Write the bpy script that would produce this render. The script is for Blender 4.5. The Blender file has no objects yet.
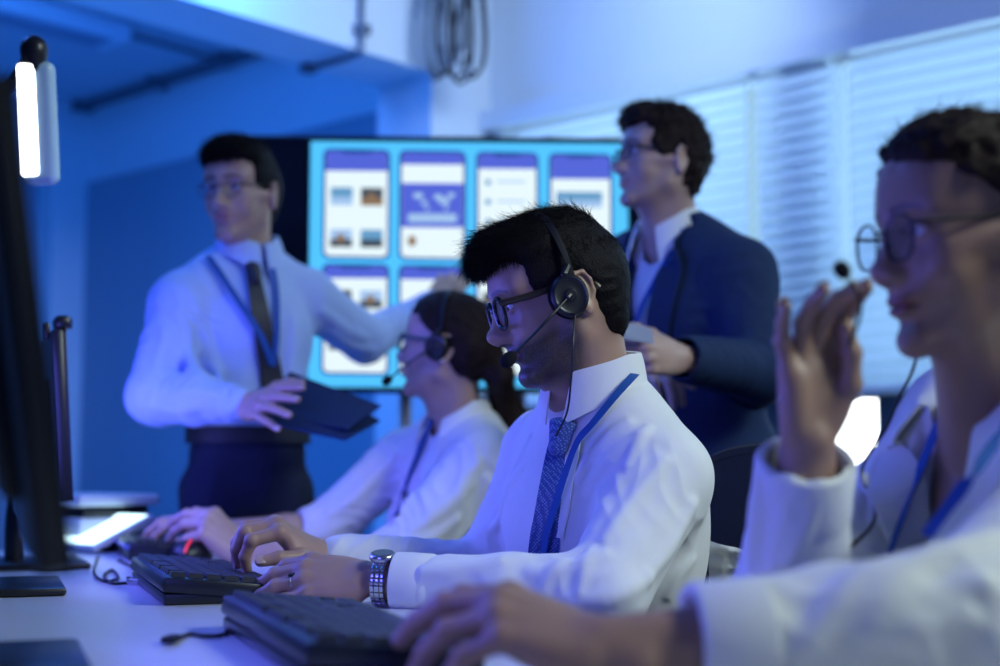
import bpy, bmesh, math, random, os
import numpy as np
import openvdb as vdb
from mathutils import Vector, Matrix
random.seed(7)
SC = bpy.context.scene
COL = SC.collection
R = math.radians
A_ = lambda *v: np.array(v, dtype=np.float64)
nrm = lambda v: v / max(1e-9, float(np.linalg.norm(v)))

# ------------------------------------------------------------------ camera
F_PX, CAM_H, PITCH = 1400.0, 0.91, math.atan(135.0 / 1400.0)
def P(px, py, d):
    """point of the room at depth d (metres) along the line of sight through a photo pixel"""
    u, v = (px - 500.0) / F_PX, (333.0 - py) / F_PX
    return A_(u * d, d * (math.cos(PITCH) - v * math.sin(PITCH)), CAM_H + d * (math.sin(PITCH) + v * math.cos(PITCH)))
def PZ(px, py, z):
    """point on the horizontal plane z seen through a photo pixel"""
    a, b = P(px, py, 0.0), P(px, py, 1.0)
    t = (z - a[2]) / (b[2] - a[2])
    return a + (b - a) * t
cam = bpy.data.cameras.new('camera')
cam.lens, cam.sensor_width = F_PX / 1000.0 * 36.0, 36.0
cam.clip_start = 0.02
cam_o = bpy.data.objects.new('camera', cam); COL.objects.link(cam_o)
cam_o.location = (0, 0, CAM_H)
cam_o.rotation_euler = (math.pi / 2 + PITCH, 0, 0)
SC.camera = cam_o

# ------------------------------------------------------------------ objects
def empty(name, loc=(0, 0, 0)):
    o = bpy.data.objects.new(name, None); COL.objects.link(o)
    o.location = tuple(loc); o.empty_display_size = 0.05
    return o
def tag(o, label=None, cat=None, group=None, kind=None):
    if label: o['label'] = label
    if cat: o['category'] = cat
    if group: o['group'] = group
    if kind: o['kind'] = kind
    return o
def thing(name, label, cat, loc=(0, 0, 0), group=None):
    return tag(empty(name, loc), label, cat, group)
def link(name, me, mat, parent=None):
    o = bpy.data.objects.new(name, me); COL.objects.link(o)
    for m in (mat if isinstance(mat, (list, tuple)) else [mat]):
        if m: me.materials.append(m)
    if parent is not None:
        o.parent = parent
        w = Vector(parent.location)
        p = parent.parent
        while p is not None:
            w = w + Vector(p.location); p = p.parent
        o.matrix_parent_inverse = Matrix.Identity(4)
        o.location = -w            # geometry is written in room coordinates
    return o
def copy_tree(o, parent=None):
    c = o.copy(); COL.objects.link(c)
    if parent is not None: c.parent = parent
    for ch in list(o.children): copy_tree(ch, c)
    return c
def np_mesh(name, V, Fq, smooth=True):
    me = bpy.data.meshes.new(name)
    n, m, c = len(V), len(Fq), Fq.shape[1]
    me.vertices.add(n); me.vertices.foreach_set('co', V.astype(np.float32).ravel())
    me.loops.add(m * c); me.polygons.add(m)
    me.loops.foreach_set('vertex_index', Fq.astype(np.int32).ravel())
    me.polygons.foreach_set('loop_start', np.arange(0, m * c, c, dtype=np.int32))
    me.polygons.foreach_set('use_smooth', np.full(m, smooth))
    me.update(calc_edges=True); me.validate()
    return me
def paint(me, cols, name='paint'):
    a = me.attributes.new(name, 'FLOAT_COLOR', 'POINT')
    c = np.ones((len(me.vertices), 4), np.float32); c[:, :cols.shape[1]] = cols
    a.data.foreach_set('color', c.ravel())

class MB:
    """collects polygons in room coordinates"""
    def __init__(s): s.v, s.f, s.m = [], [], []
    def add(s, vs, fs, mi=0):
        b = len(s.v); s.v += [tuple(map(float, p)) for p in vs]
        s.f += [tuple(b + i for i in f) for f in fs]; s.m += [mi] * len(fs)
        return s
    def box(s, c, size, M=None, mi=0, bev=0.0):
        c = np.asarray(c, float); M = np.eye(3) if M is None else M
        bm = bmesh.new(); bmesh.ops.create_cube(bm, size=1.0)
        for v in bm.verts: v.co = Vector((v.co.x * size[0], v.co.y * size[1], v.co.z * size[2]))
        if bev > 0:
            bmesh.ops.bevel(bm, geom=list(bm.edges), offset=bev, segments=2, profile=0.5, affect='EDGES')
        bm.verts.index_update()
        s.add([c + M @ A_(*v.co) for v in bm.verts], [[v.index for v in f.verts] for f in bm.faces], mi)
        bm.free(); return s
    def tube(s, pts, r, n=8, closed=False, mi=0, flat=None):
        pts = [np.asarray(p, float) for p in pts]; N = len(pts)
        rs = r if isinstance(r, (list, tuple, np.ndarray)) else [r] * N
        T = []
        for i in range(N):
            a, b = (pts[(i - 1) % N], pts[(i + 1) % N]) if closed else (pts[max(0, i - 1)], pts[min(N - 1, i + 1)])
            T.append(nrm(b - a))
        ref = A_(0, 0, 1) if abs(T[0][2]) < .9 else A_(1, 0, 0)
        if flat is not None: ref = np.asarray(flat, float)
        vs = []; nn = nrm(ref - T[0] * (ref @ T[0]))
        for i in range(N):
            nn = nrm(nn - T[i] * (nn @ T[i])); bb = np.cross(T[i], nn)
            for j in range(n):
                a = 2 * math.pi * j / n
                vs.append(pts[i] + rs[i] * (math.cos(a) * nn + math.sin(a) * bb))
        fs = []
        for i in range(N if closed else N - 1):
            k = (i + 1) % N
            for j in range(n):
                fs.append((i * n + j, i * n + (j + 1) % n, k * n + (j + 1) % n, k * n + j))
        if not closed: fs += [tuple(range(n))[::-1], tuple((N - 1) * n + j for j in range(n))]
        return s.add(vs, fs, mi)
    def lathe(s, c, axis, prof, n=24, mi=0, sx=1.0, up=None):
        """prof: (radius, height along axis)"""
        c = np.asarray(c, float); ax = nrm(np.asarray(axis, float))
        ref = np.asarray(up, float) if up is not None else (A_(0, 0, 1) if abs(ax[2]) < .9 else A_(1, 0, 0))
        u = nrm(ref - ax * (ref @ ax)); w = np.cross(ax, u)
        vs = [c + ax * h + r * (math.cos(2 * math.pi * j / n) * u + sx * math.sin(2 * math.pi * j / n) * w) for r, h in prof for j in range(n)]
        fs = []
        for i in range(len(prof) - 1):
            for j in range(n): fs.append((i * n + j, i * n + (j + 1) % n, (i + 1) * n + (j + 1) % n, (i + 1) * n + j))
        fs += [tuple(range(n))[::-1], tuple((len(prof) - 1) * n + j for j in range(n))]
        return s.add(vs, fs, mi)
    def grid(s, G, mi=0, thick=0.0, closed_u=False):
        """G[i][j] -> points; optional thickness along the sheet's own normal"""
        G = np.asarray(G, float); nu, nv = G.shape[:2]
        if thick > 0:
            du = np.gradient(G, axis=0); dv = np.gradient(G, axis=1)
            nm = np.cross(du, dv); nm /= np.maximum(1e-9, np.linalg.norm(nm, axis=2, keepdims=True))
            V = np.concatenate([(G + nm * thick / 2).reshape(-1, 3), (G - nm * thick / 2).reshape(-1, 3)])
        else: V = G.reshape(-1, 3)
        fs = []; o = nu * nv
        for i in range(nu - 1):
            for j in range(nv - 1):
                q = (i * nv + j, (i + 1) * nv + j, (i + 1) * nv + j + 1, i * nv + j + 1)
                fs.append(q)
                if thick > 0: fs.append(tuple(o + a for a in q[::-1]))
        if thick > 0:
            rim = [i * nv for i in range(nu)] + [(nu - 1) * nv + j for j in range(1, nv)] + [i * nv + nv - 1 for i in range(nu - 2, -1, -1)] + [j for j in range(nv - 2, 0, -1)]
            for a, b in zip(rim, rim[1:] + rim[:1]): fs.append((b, a, o + a, o + b))
        return s.add(V, fs, mi)
    def build(s, name, mat, parent=None, smooth=None, auto=40):
        me = bpy.data.meshes.new(name); me.from_pydata(s.v, [], s.f)
        me.polygons.foreach_set('material_index', s.m)
        o = link(name, me, mat, parent)
        bm = bmesh.new(); bm.from_mesh(me); bmesh.ops.recalc_face_normals(bm, faces=bm.faces)
        if smooth is not False:
            for f in bm.faces: f.smooth = True
            lim = R(auto)
            for e in bm.edges:
                e.smooth = len(e.link_faces) == 2 and e.calc_face_angle(0) < lim
        bm.to_mesh(me); bm.free(); me.update()
        return o

def spline(pts, n=8):
    """Catmull-Rom through the points"""
    p = [np.asarray(q, float) for q in pts]; p = [2 * p[0] - p[1]] + p + [2 * p[-1] - p[-2]]
    out = []
    for i in range(1, len(p) - 2):
        for k in range(n):
            t = k / n
            out.append(.5 * (2 * p[i] + (p[i + 1] - p[i - 1]) * t + (2 * p[i - 1] - 5 * p[i] + 4 * p[i + 1] - p[i + 2]) * t * t + (3 * p[i] - 3 * p[i + 1] + p[i + 2] - p[i - 1]) * t ** 3))
    out.append(p[-2]); return out

# ------------------------------------------------------------------ frames and implicit surfaces
class Fr:
    """a local frame: x = the figure's right, y = forward, z = up"""
    def __init__(s, c, az, pitch=0, roll=0, sc=1.0):
        f0 = A_(math.cos(R(az)), math.sin(R(az)), 0); z = A_(0, 0, 1)
        f = f0 * math.cos(R(pitch)) + z * math.sin(R(pitch)); u = z * math.cos(R(pitch)) - f0 * math.sin(R(pitch))
        r = np.cross(f, u); c_, s_ = math.cos(R(roll)), math.sin(R(roll))
        r, u = r * c_ + u * s_, u * c_ - r * s_
        s.c, s.r, s.f, s.u, s.sc = np.asarray(c, float), r, f, u, sc
        s.M = np.stack([r, f, u], axis=1)
    def pt(s, x, y, z): return s.c + s.sc * (s.M @ A_(x, y, z))
    def dir(s, x, y, z): return s.M @ A_(x, y, z)
    def loc(s, p): return (p - s.c) @ s.M / s.sc

def rotm(ax, deg):
    return np.array(Matrix.Rotation(R(deg), 3, Vector(tuple(map(float, ax)))))

_rng = np.random.RandomState(3)
_LAT = _rng.rand(32, 32, 32).astype(np.float32)
def noise3(p):
    i = np.floor(p).astype(np.int64); f = (p - i).astype(np.float32); f = f * f * (3 - 2 * f)
    i0 = i & 31; i1 = (i + 1) & 31; out = 0
    for a in (0, 1):
        for b in (0, 1):
            for c in (0, 1):
                w = (f[:, 0] if a else 1 - f[:, 0]) * (f[:, 1] if b else 1 - f[:, 1]) * (f[:, 2] if c else 1 - f[:, 2])
                out = out + w * _LAT[(i1 if a else i0)[:, 0], (i1 if b else i0)[:, 1], (i1 if c else i0)[:, 2]]
    return out * 2 - 1

class Sdf:
    def __init__(s): s.ops = []
    # each op: (lo, hi, k, sign, fn)
    def ell(s, c, r, M=None, k=.01, op=1):
        c = np.asarray(c, float); r = np.asarray(r, float); M = np.eye(3) if M is None else M
        e = np.abs(M) @ r
        def fn(X, Y, Z):
            x, y, z = X - c[0], Y - c[1], Z - c[2]
            q = [(x * M[0, i] + y * M[1, i] + z * M[2, i]) / r[i] for i in range(3)]
            k0 = np.sqrt(q[0] ** 2 + q[1] ** 2 + q[2] ** 2)
            k1 = np.sqrt((q[0] / r[0]) ** 2 + (q[1] / r[1]) ** 2 + (q[2] / r[2]) ** 2)
            return k0 * (k0 - 1) / np.maximum(k1, 1e-6)
        s.ops.append((c - e, c + e, k, op, fn)); return s
    def cone(s, a, b, ra, rb, k=.01, op=1, flat=None, fs=1.0):
        a = np.asarray(a, float); b = np.asarray(b, float); ab = b - a; L2 = max(1e-12, float(ab @ ab)); m = max(ra, rb) * max(1.0, fs)
        def fn(X, Y, Z):
            x, y, z = X - a[0], Y - a[1], Z - a[2]
            t = np.clip((x * ab[0] + y * ab[1] + z * ab[2]) / L2, 0, 1)
            x, y, z = x - t * ab[0], y - t * ab[1], z - t * ab[2]
            if flat is not None:
                q = (x * flat[0] + y * flat[1] + z * flat[2]) * (1.0 / fs - 1)
                x, y, z = x + q * flat[0], y + q * flat[1], z + q * flat[2]
            return np.sqrt(x * x + y * y + z * z) - (ra + (rb - ra) * t)
        s.ops.append((np.minimum(a, b) - m, np.maximum(a, b) + m, k, op, fn)); return s
    def chain(s, pts, rs, k=.01, op=1, flat=None, fs=1.0):
        for i in range(len(pts) - 1): s.cone(pts[i], pts[i + 1], rs[i], rs[i + 1], k, op, flat, fs)
        return s
    def rbox(s, c, size, M=None, rad=.01, k=.005, op=1):
        c = np.asarray(c, float); h = np.asarray(size, float) / 2 - rad; M = np.eye(3) if M is None else M
        e = np.abs(M) @ (np.asarray(size, float) / 2)
        def fn(X, Y, Z):
            x, y, z = X - c[0], Y - c[1], Z - c[2]
            q = [np.abs(x * M[0, i] + y * M[1, i] + z * M[2, i]) - h[i] for i in range(3)]
            o = np.sqrt(sum(np.maximum(t, 0) ** 2 for t in q))
            return o + np.minimum(np.maximum(np.maximum(q[0], q[1]), q[2]), 0) - rad
        s.ops.append((c - e, c + e, k, op, fn)); return s
    def half(s, c, n, k=.004):
        """removes the side of the plane that n points to"""
        c = np.asarray(c, float); n = nrm(np.asarray(n, float))
        s.ops.append((None, None, k, -1, lambda X, Y, Z: -((X - c[0]) * n[0] + (Y - c[1]) * n[1] + (Z - c[2]) * n[2]))); return s
    def disp(s, fn):
        """fn(points) -> outward growth in metres near the surface"""
        s.ops.append((None, None, 0, 0, fn)); return s
    def solve(s, h):
        los = [o[0] for o in s.ops if o[3] == 1]; his = [o[1] for o in s.ops if o[3] == 1]
        lo = np.min(los, axis=0) - .03; hi = np.max(his, axis=0) + .03
        s.h, s.o = h, lo; n = np.ceil((hi - lo) / h).astype(int) + 1
        s.D = np.full(n, .03, np.float32); ax = [(lo[i] + h * np.arange(n[i])).astype(np.float32) for i in range(3)]
        s.ax = ax; return s.apply()
    def apply(s):
        h, ax, lo = s.h, s.ax, s.o; n = np.array(s.D.shape)
        for l, u, k, op, fn in s.ops:
            if op == 0:
                idx = np.nonzero(np.abs(s.D) < .014)
                p = np.stack([ax[i][idx[i]] for i in range(3)], axis=1).astype(np.float64)
                s.D[idx] -= fn(p).astype(np.float32); continue
            pad = k + .012 + 2 * h
            if l is None: i0, i1 = np.zeros(3, int), n
            else:
                i0 = np.clip(np.floor((l - pad - lo) / h).astype(int), 0, n); i1 = np.clip(np.ceil((u + pad - lo) / h).astype(int) + 1, 0, n)
            if (i1 <= i0).any(): continue
            sl = tuple(slice(a, b) for a, b in zip(i0, i1))
            d = fn(ax[0][sl[0]][:, None, None], ax[1][sl[1]][None, :, None], ax[2][sl[2]][None, None, :]).astype(np.float32)
            D = s.D[sl]
            if op == 1:
                if k > 0: q = np.maximum(k - np.abs(D - d), 0) / k; s.D[sl] = np.minimum(D, d) - q * q * (k * .25)
                else: s.D[sl] = np.minimum(D, d)
            else:
                if k > 0: q = np.maximum(k - np.abs(D + d), 0) / k; s.D[sl] = np.maximum(D, -d) + q * q * (k * .25)
                else: s.D[sl] = np.maximum(D, -d)
        s.ops = []
        return s
    def val(s, p):
        q = (np.atleast_2d(p) - s.o) / s.h; n = np.array(s.D.shape)
        q = np.clip(q, 0, n - 1.001); i = q.astype(int); f = q - i; out = 0
        for a in (0, 1):
            for b in (0, 1):
                for c in (0, 1):
                    w = (f[:, 0] if a else 1 - f[:, 0]) * (f[:, 1] if b else 1 - f[:, 1]) * (f[:, 2] if c else 1 - f[:, 2])
                    out = out + w * s.D[i[:, 0] + a, i[:, 1] + b, i[:, 2] + c]
        return out
    def grad(s, p):
        p = np.atleast_2d(p); e = s.h * 1.5; g = np.zeros_like(p)
        for a in range(3):
            d = np.zeros(3); d[a] = e; g[:, a] = s.val(p + d) - s.val(p - d)
        return g / np.maximum(1e-9, np.linalg.norm(g, axis=1, keepdims=True))
    def project(s, p, off=0.0, it=12):
        """moves points onto the surface (plus off)"""
        p = np.array(np.atleast_2d(p), float)
        for _ in range(it):
            p = p - s.grad(p) * (s.val(p)[:, None] - off) * .8
        return p
    def ray(s, p, d, off=0.0, far=.3):
        """first surface hit from p along d (vectors)"""
        d = nrm(np.asarray(d, float)); t = 0.0; p = np.asarray(p, float)
        while t < far:
            v = float(s.val(p + d * t)[0]) - off
            if v < 4e-4: break
            t += max(5e-4, min(v, .02) * .7)
        return p + d * t
    def ridges(s, lines, r=.005, k=.016, near=1.0, sink=.0015):
        """raised cloth folds that follow the surface along lines seen in the photo"""
        todo = [[s.on_px(x, y, -sink, near) for x, y in ln] for ln in lines]
        for pts in todo:
            pts = [p for p in pts if abs(float(s.val(p)[0]) + sink) < .003]
            if len(pts) < 2: continue
            q = s.project(np.array(spline(pts, 4)), -sink); n = len(q)
            for _ in range(3): q[1:-1] = .5 * q[1:-1] + .25 * (q[:-2] + q[2:])
            rs = [r * (.2 + .8 * math.sin(math.pi * (.04 + .92 * i / (n - 1)))) for i in range(n)]
            def fn(X, Y, Z, q=q, rs=rs):
                out = None
                for i in range(len(q) - 1):
                    a, ab = q[i], q[i + 1] - q[i]; L2 = max(1e-12, float(ab @ ab)); x, y, z = X - a[0], Y - a[1], Z - a[2]
                    t = np.clip((x * ab[0] + y * ab[1] + z * ab[2]) / L2, 0, 1)
                    d = np.sqrt((x - t * ab[0]) ** 2 + (y - t * ab[1]) ** 2 + (z - t * ab[2]) ** 2) - (rs[i] + (rs[i + 1] - rs[i]) * t)
                    out = d if out is None else np.minimum(out, d)
                return out
            s.ops.append((q.min(0) - r, q.max(0) + r, k, 1, fn))
        return s.apply()
    def on_px(s, px, py, off=0.0, near=1.0):
        """the point of this surface that the camera sees at a photo pixel"""
        a = P(px, py, near); return s.ray(a, P(px, py, near + 1.0) - a, off, 3.5)
    def on_line(s, pts, off=0.0, near=1.0): return [s.on_px(x, y, off, near) for x, y in pts]
    def arrays(s):
        g = vdb.FloatGrid(.03); g.copyFromArray(s.D)
        pts, quads = g.convertToQuads(0.0)
        V = np.asarray(pts, np.float64) * s.h + s.o; Q = np.asarray(quads, np.int64)
        a = V[Q[:, 0]]; nr = np.cross(V[Q[:, 2]] - a, V[Q[:, 3]] - V[Q[:, 1]])
        k = max(1, len(Q) // 500); g_ = s.grad(V[Q[::k]].mean(axis=1))
        if (nr[::k] * g_).sum() < 0: Q = Q[:, ::-1]
        return V, Q
    def mesh(s, name, mat, parent=None, pf=None):
        V, Q = s.arrays(); me = np_mesh(name, V, Q)
        if pf is not None: paint(me, pf(V))
        return link(name, me, mat, parent)

FOLD = .55
def fold(a, b, rad, amp, wl, twist=1.0, seed=0, sharp=True, ends=True):
    """cloth creases that run round a sleeve from a to b"""
    a = np.asarray(a, float); b = np.asarray(b, float); ax = nrm(b - a); L = float(np.linalg.norm(b - a))
    ref = A_(0, 0, 1) if abs(ax[2]) < .9 else A_(1, 0, 0); u = nrm(np.cross(ax, ref)); w = np.cross(ax, u)
    def fn(p):
        q = p - a; t = q @ ax; x, y = q @ u, q @ w; r = np.sqrt(x * x + y * y); ph = np.arctan2(y, x)
        n = noise3(p * 14 + seed * 7.3); n2 = noise3(p * 34 + seed * 3.1 + 5)
        s = np.sin(2 * math.pi * (t / wl + .16 * twist * np.sin(ph + seed) + .55 * n)) + .4 * n2
        v = (1 - np.abs(s)) if sharp else s
        e = np.clip((t + .03) / .05, 0, 1) * np.clip((L + .03 - t) / .05, 0, 1) if ends else 1.0
        g = np.clip((rad * 1.35 - r) / (rad * .25), 0, 1)
        m = np.clip(.55 + .75 * noise3(p * 9 + seed), 0.05, 1.2)
        return amp * FOLD * (v - .35) * e * g * m
    return fn
def crumple(amp, fx=(10, 10, 10), seed=0, M=None):
    """soft cloth relief, stretched along the frame's axes"""
    M = np.eye(3) if M is None else M
    def fn(p):
        q = (p @ M) * np.asarray(fx, float) + seed * 11.7
        n = noise3(q + .6 * noise3(q * .7 + 3)[:, None]); n2 = noise3(q * 2.3 + 9)
        return amp * ((1 - np.abs(n) * 1.6) * .8 + .3 * n2 - .35)
    return fn

# ------------------------------------------------------------------ materials
def srgb(r, g, b):
    f = lambda c: c / 12.92 if c <= .04045 else ((c + .055) / 1.055) ** 2.4
    return (f(r / 255), f(g / 255), f(b / 255), 1)
def newmat(name):
    m = bpy.data.materials.new(name); m.use_nodes = True
    return m, m.node_tree.nodes, m.node_tree.links, m.node_tree.nodes['Principled BSDF']
def mat(name, col, rough=.5, metal=0.0, bump=0.0, bs=200.0, var=0.0, vs=20.0, spec=.5, sheen=0.0, sss=0.0, stretch=None):
    m, N, L, b = newmat(name)
    b.inputs['Base Color'].default_value = col; b.inputs['Roughness'].default_value = rough; b.inputs['Metallic'].default_value = metal
    b.inputs['Specular IOR Level'].default_value = spec
    if sheen: b.inputs['Sheen Weight'].default_value = sheen
    if sss: b.inputs['Subsurface Weight'].default_value = sss; b.inputs['Subsurface Scale'].default_value = .01
    tc = N.new('ShaderNodeTexCoord'); vec = tc.outputs['Object']
    if stretch:
        mp = N.new('ShaderNodeMapping'); mp.inputs['Scale'].default_value = stretch; L.new(vec, mp.inputs['Vector']); vec = mp.outputs['Vector']
    n1 = N.new('ShaderNodeTexNoise'); n1.inputs['Scale'].default_value = vs; n1.inputs['Detail'].default_value = 4; L.new(vec, n1.inputs['Vector'])
    mx = N.new('ShaderNodeMix'); mx.data_type = 'RGBA'; mx.blend_type = 'MULTIPLY'; mx.inputs[0].default_value = var
    mx.inputs[6].default_value = col; L.new(n1.outputs['Fac'], mx.inputs[7]); L.new(mx.outputs[2], b.inputs['Base Color'])
    if bump:
        n2 = N.new('ShaderNodeTexNoise'); n2.inputs['Scale'].default_value = bs; n2.inputs['Detail'].default_value = 3; L.new(vec, n2.inputs['Vector'])
        bp = N.new('ShaderNodeBump'); bp.inputs['Strength'].default_value = bump; bp.inputs['Distance'].default_value = .002
        L.new(n2.outputs['Fac'], bp.inputs['Height']); L.new(bp.outputs['Normal'], b.inputs['Normal'])
    return m
def glow(name, col, st):
    m, N, L, b = newmat(name); b.inputs['Base Color'].default_value = (.02, .02, .02, 1)
    b.inputs['Emission Color'].default_value = col; b.inputs['Emission Strength'].default_value = st; b.inputs['Roughness'].default_value = .3
    return m
def skin_mat(name, col, lip, dark, rough=.45):
    m, N, L, b = newmat(name)
    at = N.new('ShaderNodeAttribute'); at.attribute_name = 'paint'; sp = N.new('ShaderNodeSeparateColor'); L.new(at.outputs['Color'], sp.inputs[0])
    tc = N.new('ShaderNodeTexCoord'); n1 = N.new('ShaderNodeTexNoise'); n1.inputs['Scale'].default_value = 35; n1.inputs['Detail'].default_value = 5; L.new(tc.outputs['Object'], n1.inputs['Vector'])
    v = N.new('ShaderNodeMix'); v.data_type = 'RGBA'; v.inputs[6].default_value = tuple(c * .88 for c in col[:3]) + (1,); v.inputs[7].default_value = tuple(min(1, c * 1.1) for c in col[:3]) + (1,); L.new(n1.outputs['Fac'], v.inputs[0])
    a = N.new('ShaderNodeMix'); a.data_type = 'RGBA'; L.new(sp.outputs[0], a.inputs[0]); L.new(v.outputs[2], a.inputs[6]); a.inputs[7].default_value = lip
    # stubble / brow / hairline: dark specks
    n2 = N.new('ShaderNodeTexNoise'); n2.inputs['Scale'].default_value = 900; n2.inputs['Detail'].default_value = 1; L.new(tc.outputs['Object'], n2.inputs['Vector'])
    ml = N.new('ShaderNodeMath'); ml.operation = 'MULTIPLY_ADD'; L.new(n2.outputs['Fac'], ml.inputs[0]); ml.inputs[1].default_value = .9; ml.inputs[2].default_value = .45
    mm = N.new('ShaderNodeMath'); mm.operation = 'MULTIPLY'; mm.use_clamp = True; L.new(sp.outputs[1], mm.inputs[0]); L.new(ml.outputs[0], mm.inputs[1])
    c = N.new('ShaderNodeMix'); c.data_type = 'RGBA'; L.new(mm.outputs[0], c.inputs[0]); L.new(a.outputs[2], c.inputs[6]); c.inputs[7].default_value = dark
    L.new(c.outputs[2], b.inputs['Base Color'])
    b.inputs['Roughness'].default_value = rough; b.inputs['Subsurface Weight'].default_value = .12; b.inputs['Subsurface Scale'].default_value = .008
    bp = N.new('ShaderNodeBump'); bp.inputs['Strength'].default_value = .12; bp.inputs['Distance'].default_value = .001
    n3 = N.new('ShaderNodeTexNoise'); n3.inputs['Scale'].default_value = 420; L.new(tc.outputs['Object'], n3.inputs['Vector']); L.new(n3.outputs['Fac'], bp.inputs['Height']); L.new(bp.outputs['Normal'], b.inputs['Normal'])
    return m
def attr_mat(name, rough=.2, spec=.5):
    m, N, L, b = newmat(name); at = N.new('ShaderNodeAttribute'); at.attribute_name = 'paint'
    L.new(at.outputs['Color'], b.inputs['Base Color']); b.inputs['Roughness'].default_value = rough; b.inputs['Specular IOR Level'].default_value = spec
    return m
def lens_mat(name, tint=(.9, .95, 1, 1), refl=.12):
    m, N, L, b = newmat(name); N.remove(b); out = [n for n in N if n.type == 'OUTPUT_MATERIAL'][0]
    t = N.new('ShaderNodeBsdfTransparent'); t.inputs[0].default_value = tint; g = N.new('ShaderNodeBsdfGlossy'); g.inputs['Roughness'].default_value = .03
    fr = N.new('ShaderNodeLayerWeight'); fr.inputs[0].default_value = .5; pw = N.new('ShaderNodeMath'); pw.operation = 'POWER'; pw.inputs[1].default_value = 5; L.new(fr.outputs['Facing'], pw.inputs[0])
    ad = N.new('ShaderNodeMath'); ad.operation = 'MULTIPLY_ADD'; ad.use_clamp = True; ad.inputs[1].default_value = .5; ad.inputs[2].default_value = refl; L.new(pw.outputs[0], ad.inputs[0])
    mx = N.new('ShaderNodeMixShader'); L.new(ad.outputs[0], mx.inputs[0]); L.new(t.outputs[0], mx.inputs[1]); L.new(g.outputs[0], mx.inputs[2]); L.new(mx.outputs[0], out.inputs[0])
    return m
# ------------------------------------------------------------------ heads, hands, bodies
def head(S, h, jaw=1.0, nose=1.0, lips=1.0, brow=1.0, cheek=1.0, chin=1.0, neck_to=None, neck_r=(.056, .06), lid=.5):
    s = h.sc; M = h.M; p = h.pt
    E = lambda c, r, k=.012, op=1, rot=None: S.ell(p(*c), A_(*r) * s, M if rot is None else M @ rot, k * s, op)
    C = lambda a, b, ra, rb, k=.012, op=1: S.cone(p(*a), p(*b), ra * s, rb * s, k * s, op)
    E((0, 0, .045), (.0735, .096, .083))
    E((0, -.052, .012), (.060, .045, .052), .03)
    E((0, .038, -.018), (.059, .058, .082), .03)
    for x in (-1, 1):
        C((x * .0475 * jaw, .006, -.05), (x * .016 * jaw, .077, -.093 - .004 * chin), .0145, .0125, .022)
        C((x * .051 * jaw, .0, -.008), (x * .0475 * jaw, .006, -.050), .014, .0145, .02)
        E((x * .038, .063, -.024), (.020, .021, .026), .02)
        C((x * .047, .066, -.004), (x * .0665, .012, .001), .010 * cheek, .008, .018)
        C((x * .010, .0955, .033), (x * .046, .078, .034), .0095 * brow, .009, .014)
    E((0, .080, -.093 - .004 * chin), (.019, .0155 * chin, .0155), .016)
    E((0, .066, .052), (.054, .031, .036), .03)
    E((0, .032, .073), (.064, .060, .050), .03)
    E((0, .079, -.052), (.030, .021, .024), .018)
    for x in (-1, 1):
        E((x * .031, .1035, .012), (.0165, .017, .0125), .014, -1)
    # nose
    E((0, .084, -.012), (.0185, .020, .036), .018)
    C((0, .090, .026), (0, .1060 + .006 * nose, -.020), .0078, .0095, .014)
    E((0, .1075 + .0085 * nose, -.0265), (.0112, .0120, .0100), .010)
    for x in (-1, 1):
        E((x * .0115, .1025, -.0315), (.0080, .0135, .0078), .008)
    C((0, .088, -.040), (0, .108 + .004 * nose, -.0345), .0075, .0060, .010)
    for x in (-1, 1): E((x * .0060, .109, -.0410), (.0030, .0058, .0032), .003, -1)
    # mouth
    E((0, .0965, -.0560), (.0225, .0075, .0042 * lips), .006)
    E((0, .0952, -.0663), (.0190, .0078, .0050 * lips), .006)
    E((0, .1050, -.0608), (.0250, .0100, .0010), .003, -1)
    for x in (-1, 1): E((x * .0238, .092, -.0612), (.004, .006, .003), .005, -1)
    E((0, .0975, -.0785), (.016, .006, .004), .008, -1)
    # lids round the eyeball
    for x in (-1, 1):
        E((x * .0315, .0815, .0125), (.0162, .0142, .0140), .005)
        E((x * .0325, .0945, .0118 - .002 * (1 - lid)), (.0150, .014, .0022 + .0052 * lid), .002, -1)
    # ears
    for x in (-1, 1):
        rot = rotm((0, 0, 1), x * -17) @ rotm((1, 0, 0), -10)
        o = A_(x * .0755, -.012, .004)
        q = lambda a, b, c: tuple(o + rot @ A_(a, b, c))
        E(q(0, 0, 0), (.0052, .0165, .028), .008, 1, rot)
        hel = [q(x * .001, .010, .004), q(x * .004, .013, .018), q(x * .005, .004, .029), q(x * .005, -.010, .027), q(x * .005, -.0175, .012), q(x * .004, -.016, -.004), q(x * .002, -.008, -.018)]
        for a, b in zip(hel, hel[1:]): C(a, b, .0038, .0036, .003)
        E(q(x * .002, .003, -.025), (.0048, .0075, .0095), .006, 1, rot)
        E(q(x * .0085, .004, .000), (.0065, .0075, .0125), .004, -1, rot)
        E(q(x * .0075, -.006, .014), (.0035, .006, .009), .004, -1, rot)
        E(q(x * .003, .0115, -.004), (.0042, .004, .0065), .004, 1, rot)
    if neck_to is not None:
        a = p(0, -.022, -.03); b = np.asarray(neck_to, float)
        S.cone(a, b, neck_r[0] * s, neck_r[1] * s, .03)
        S.cone(p(0, .03, -.075), b + h.f * .035 * s, .03 * s, .03 * s, .03)
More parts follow.
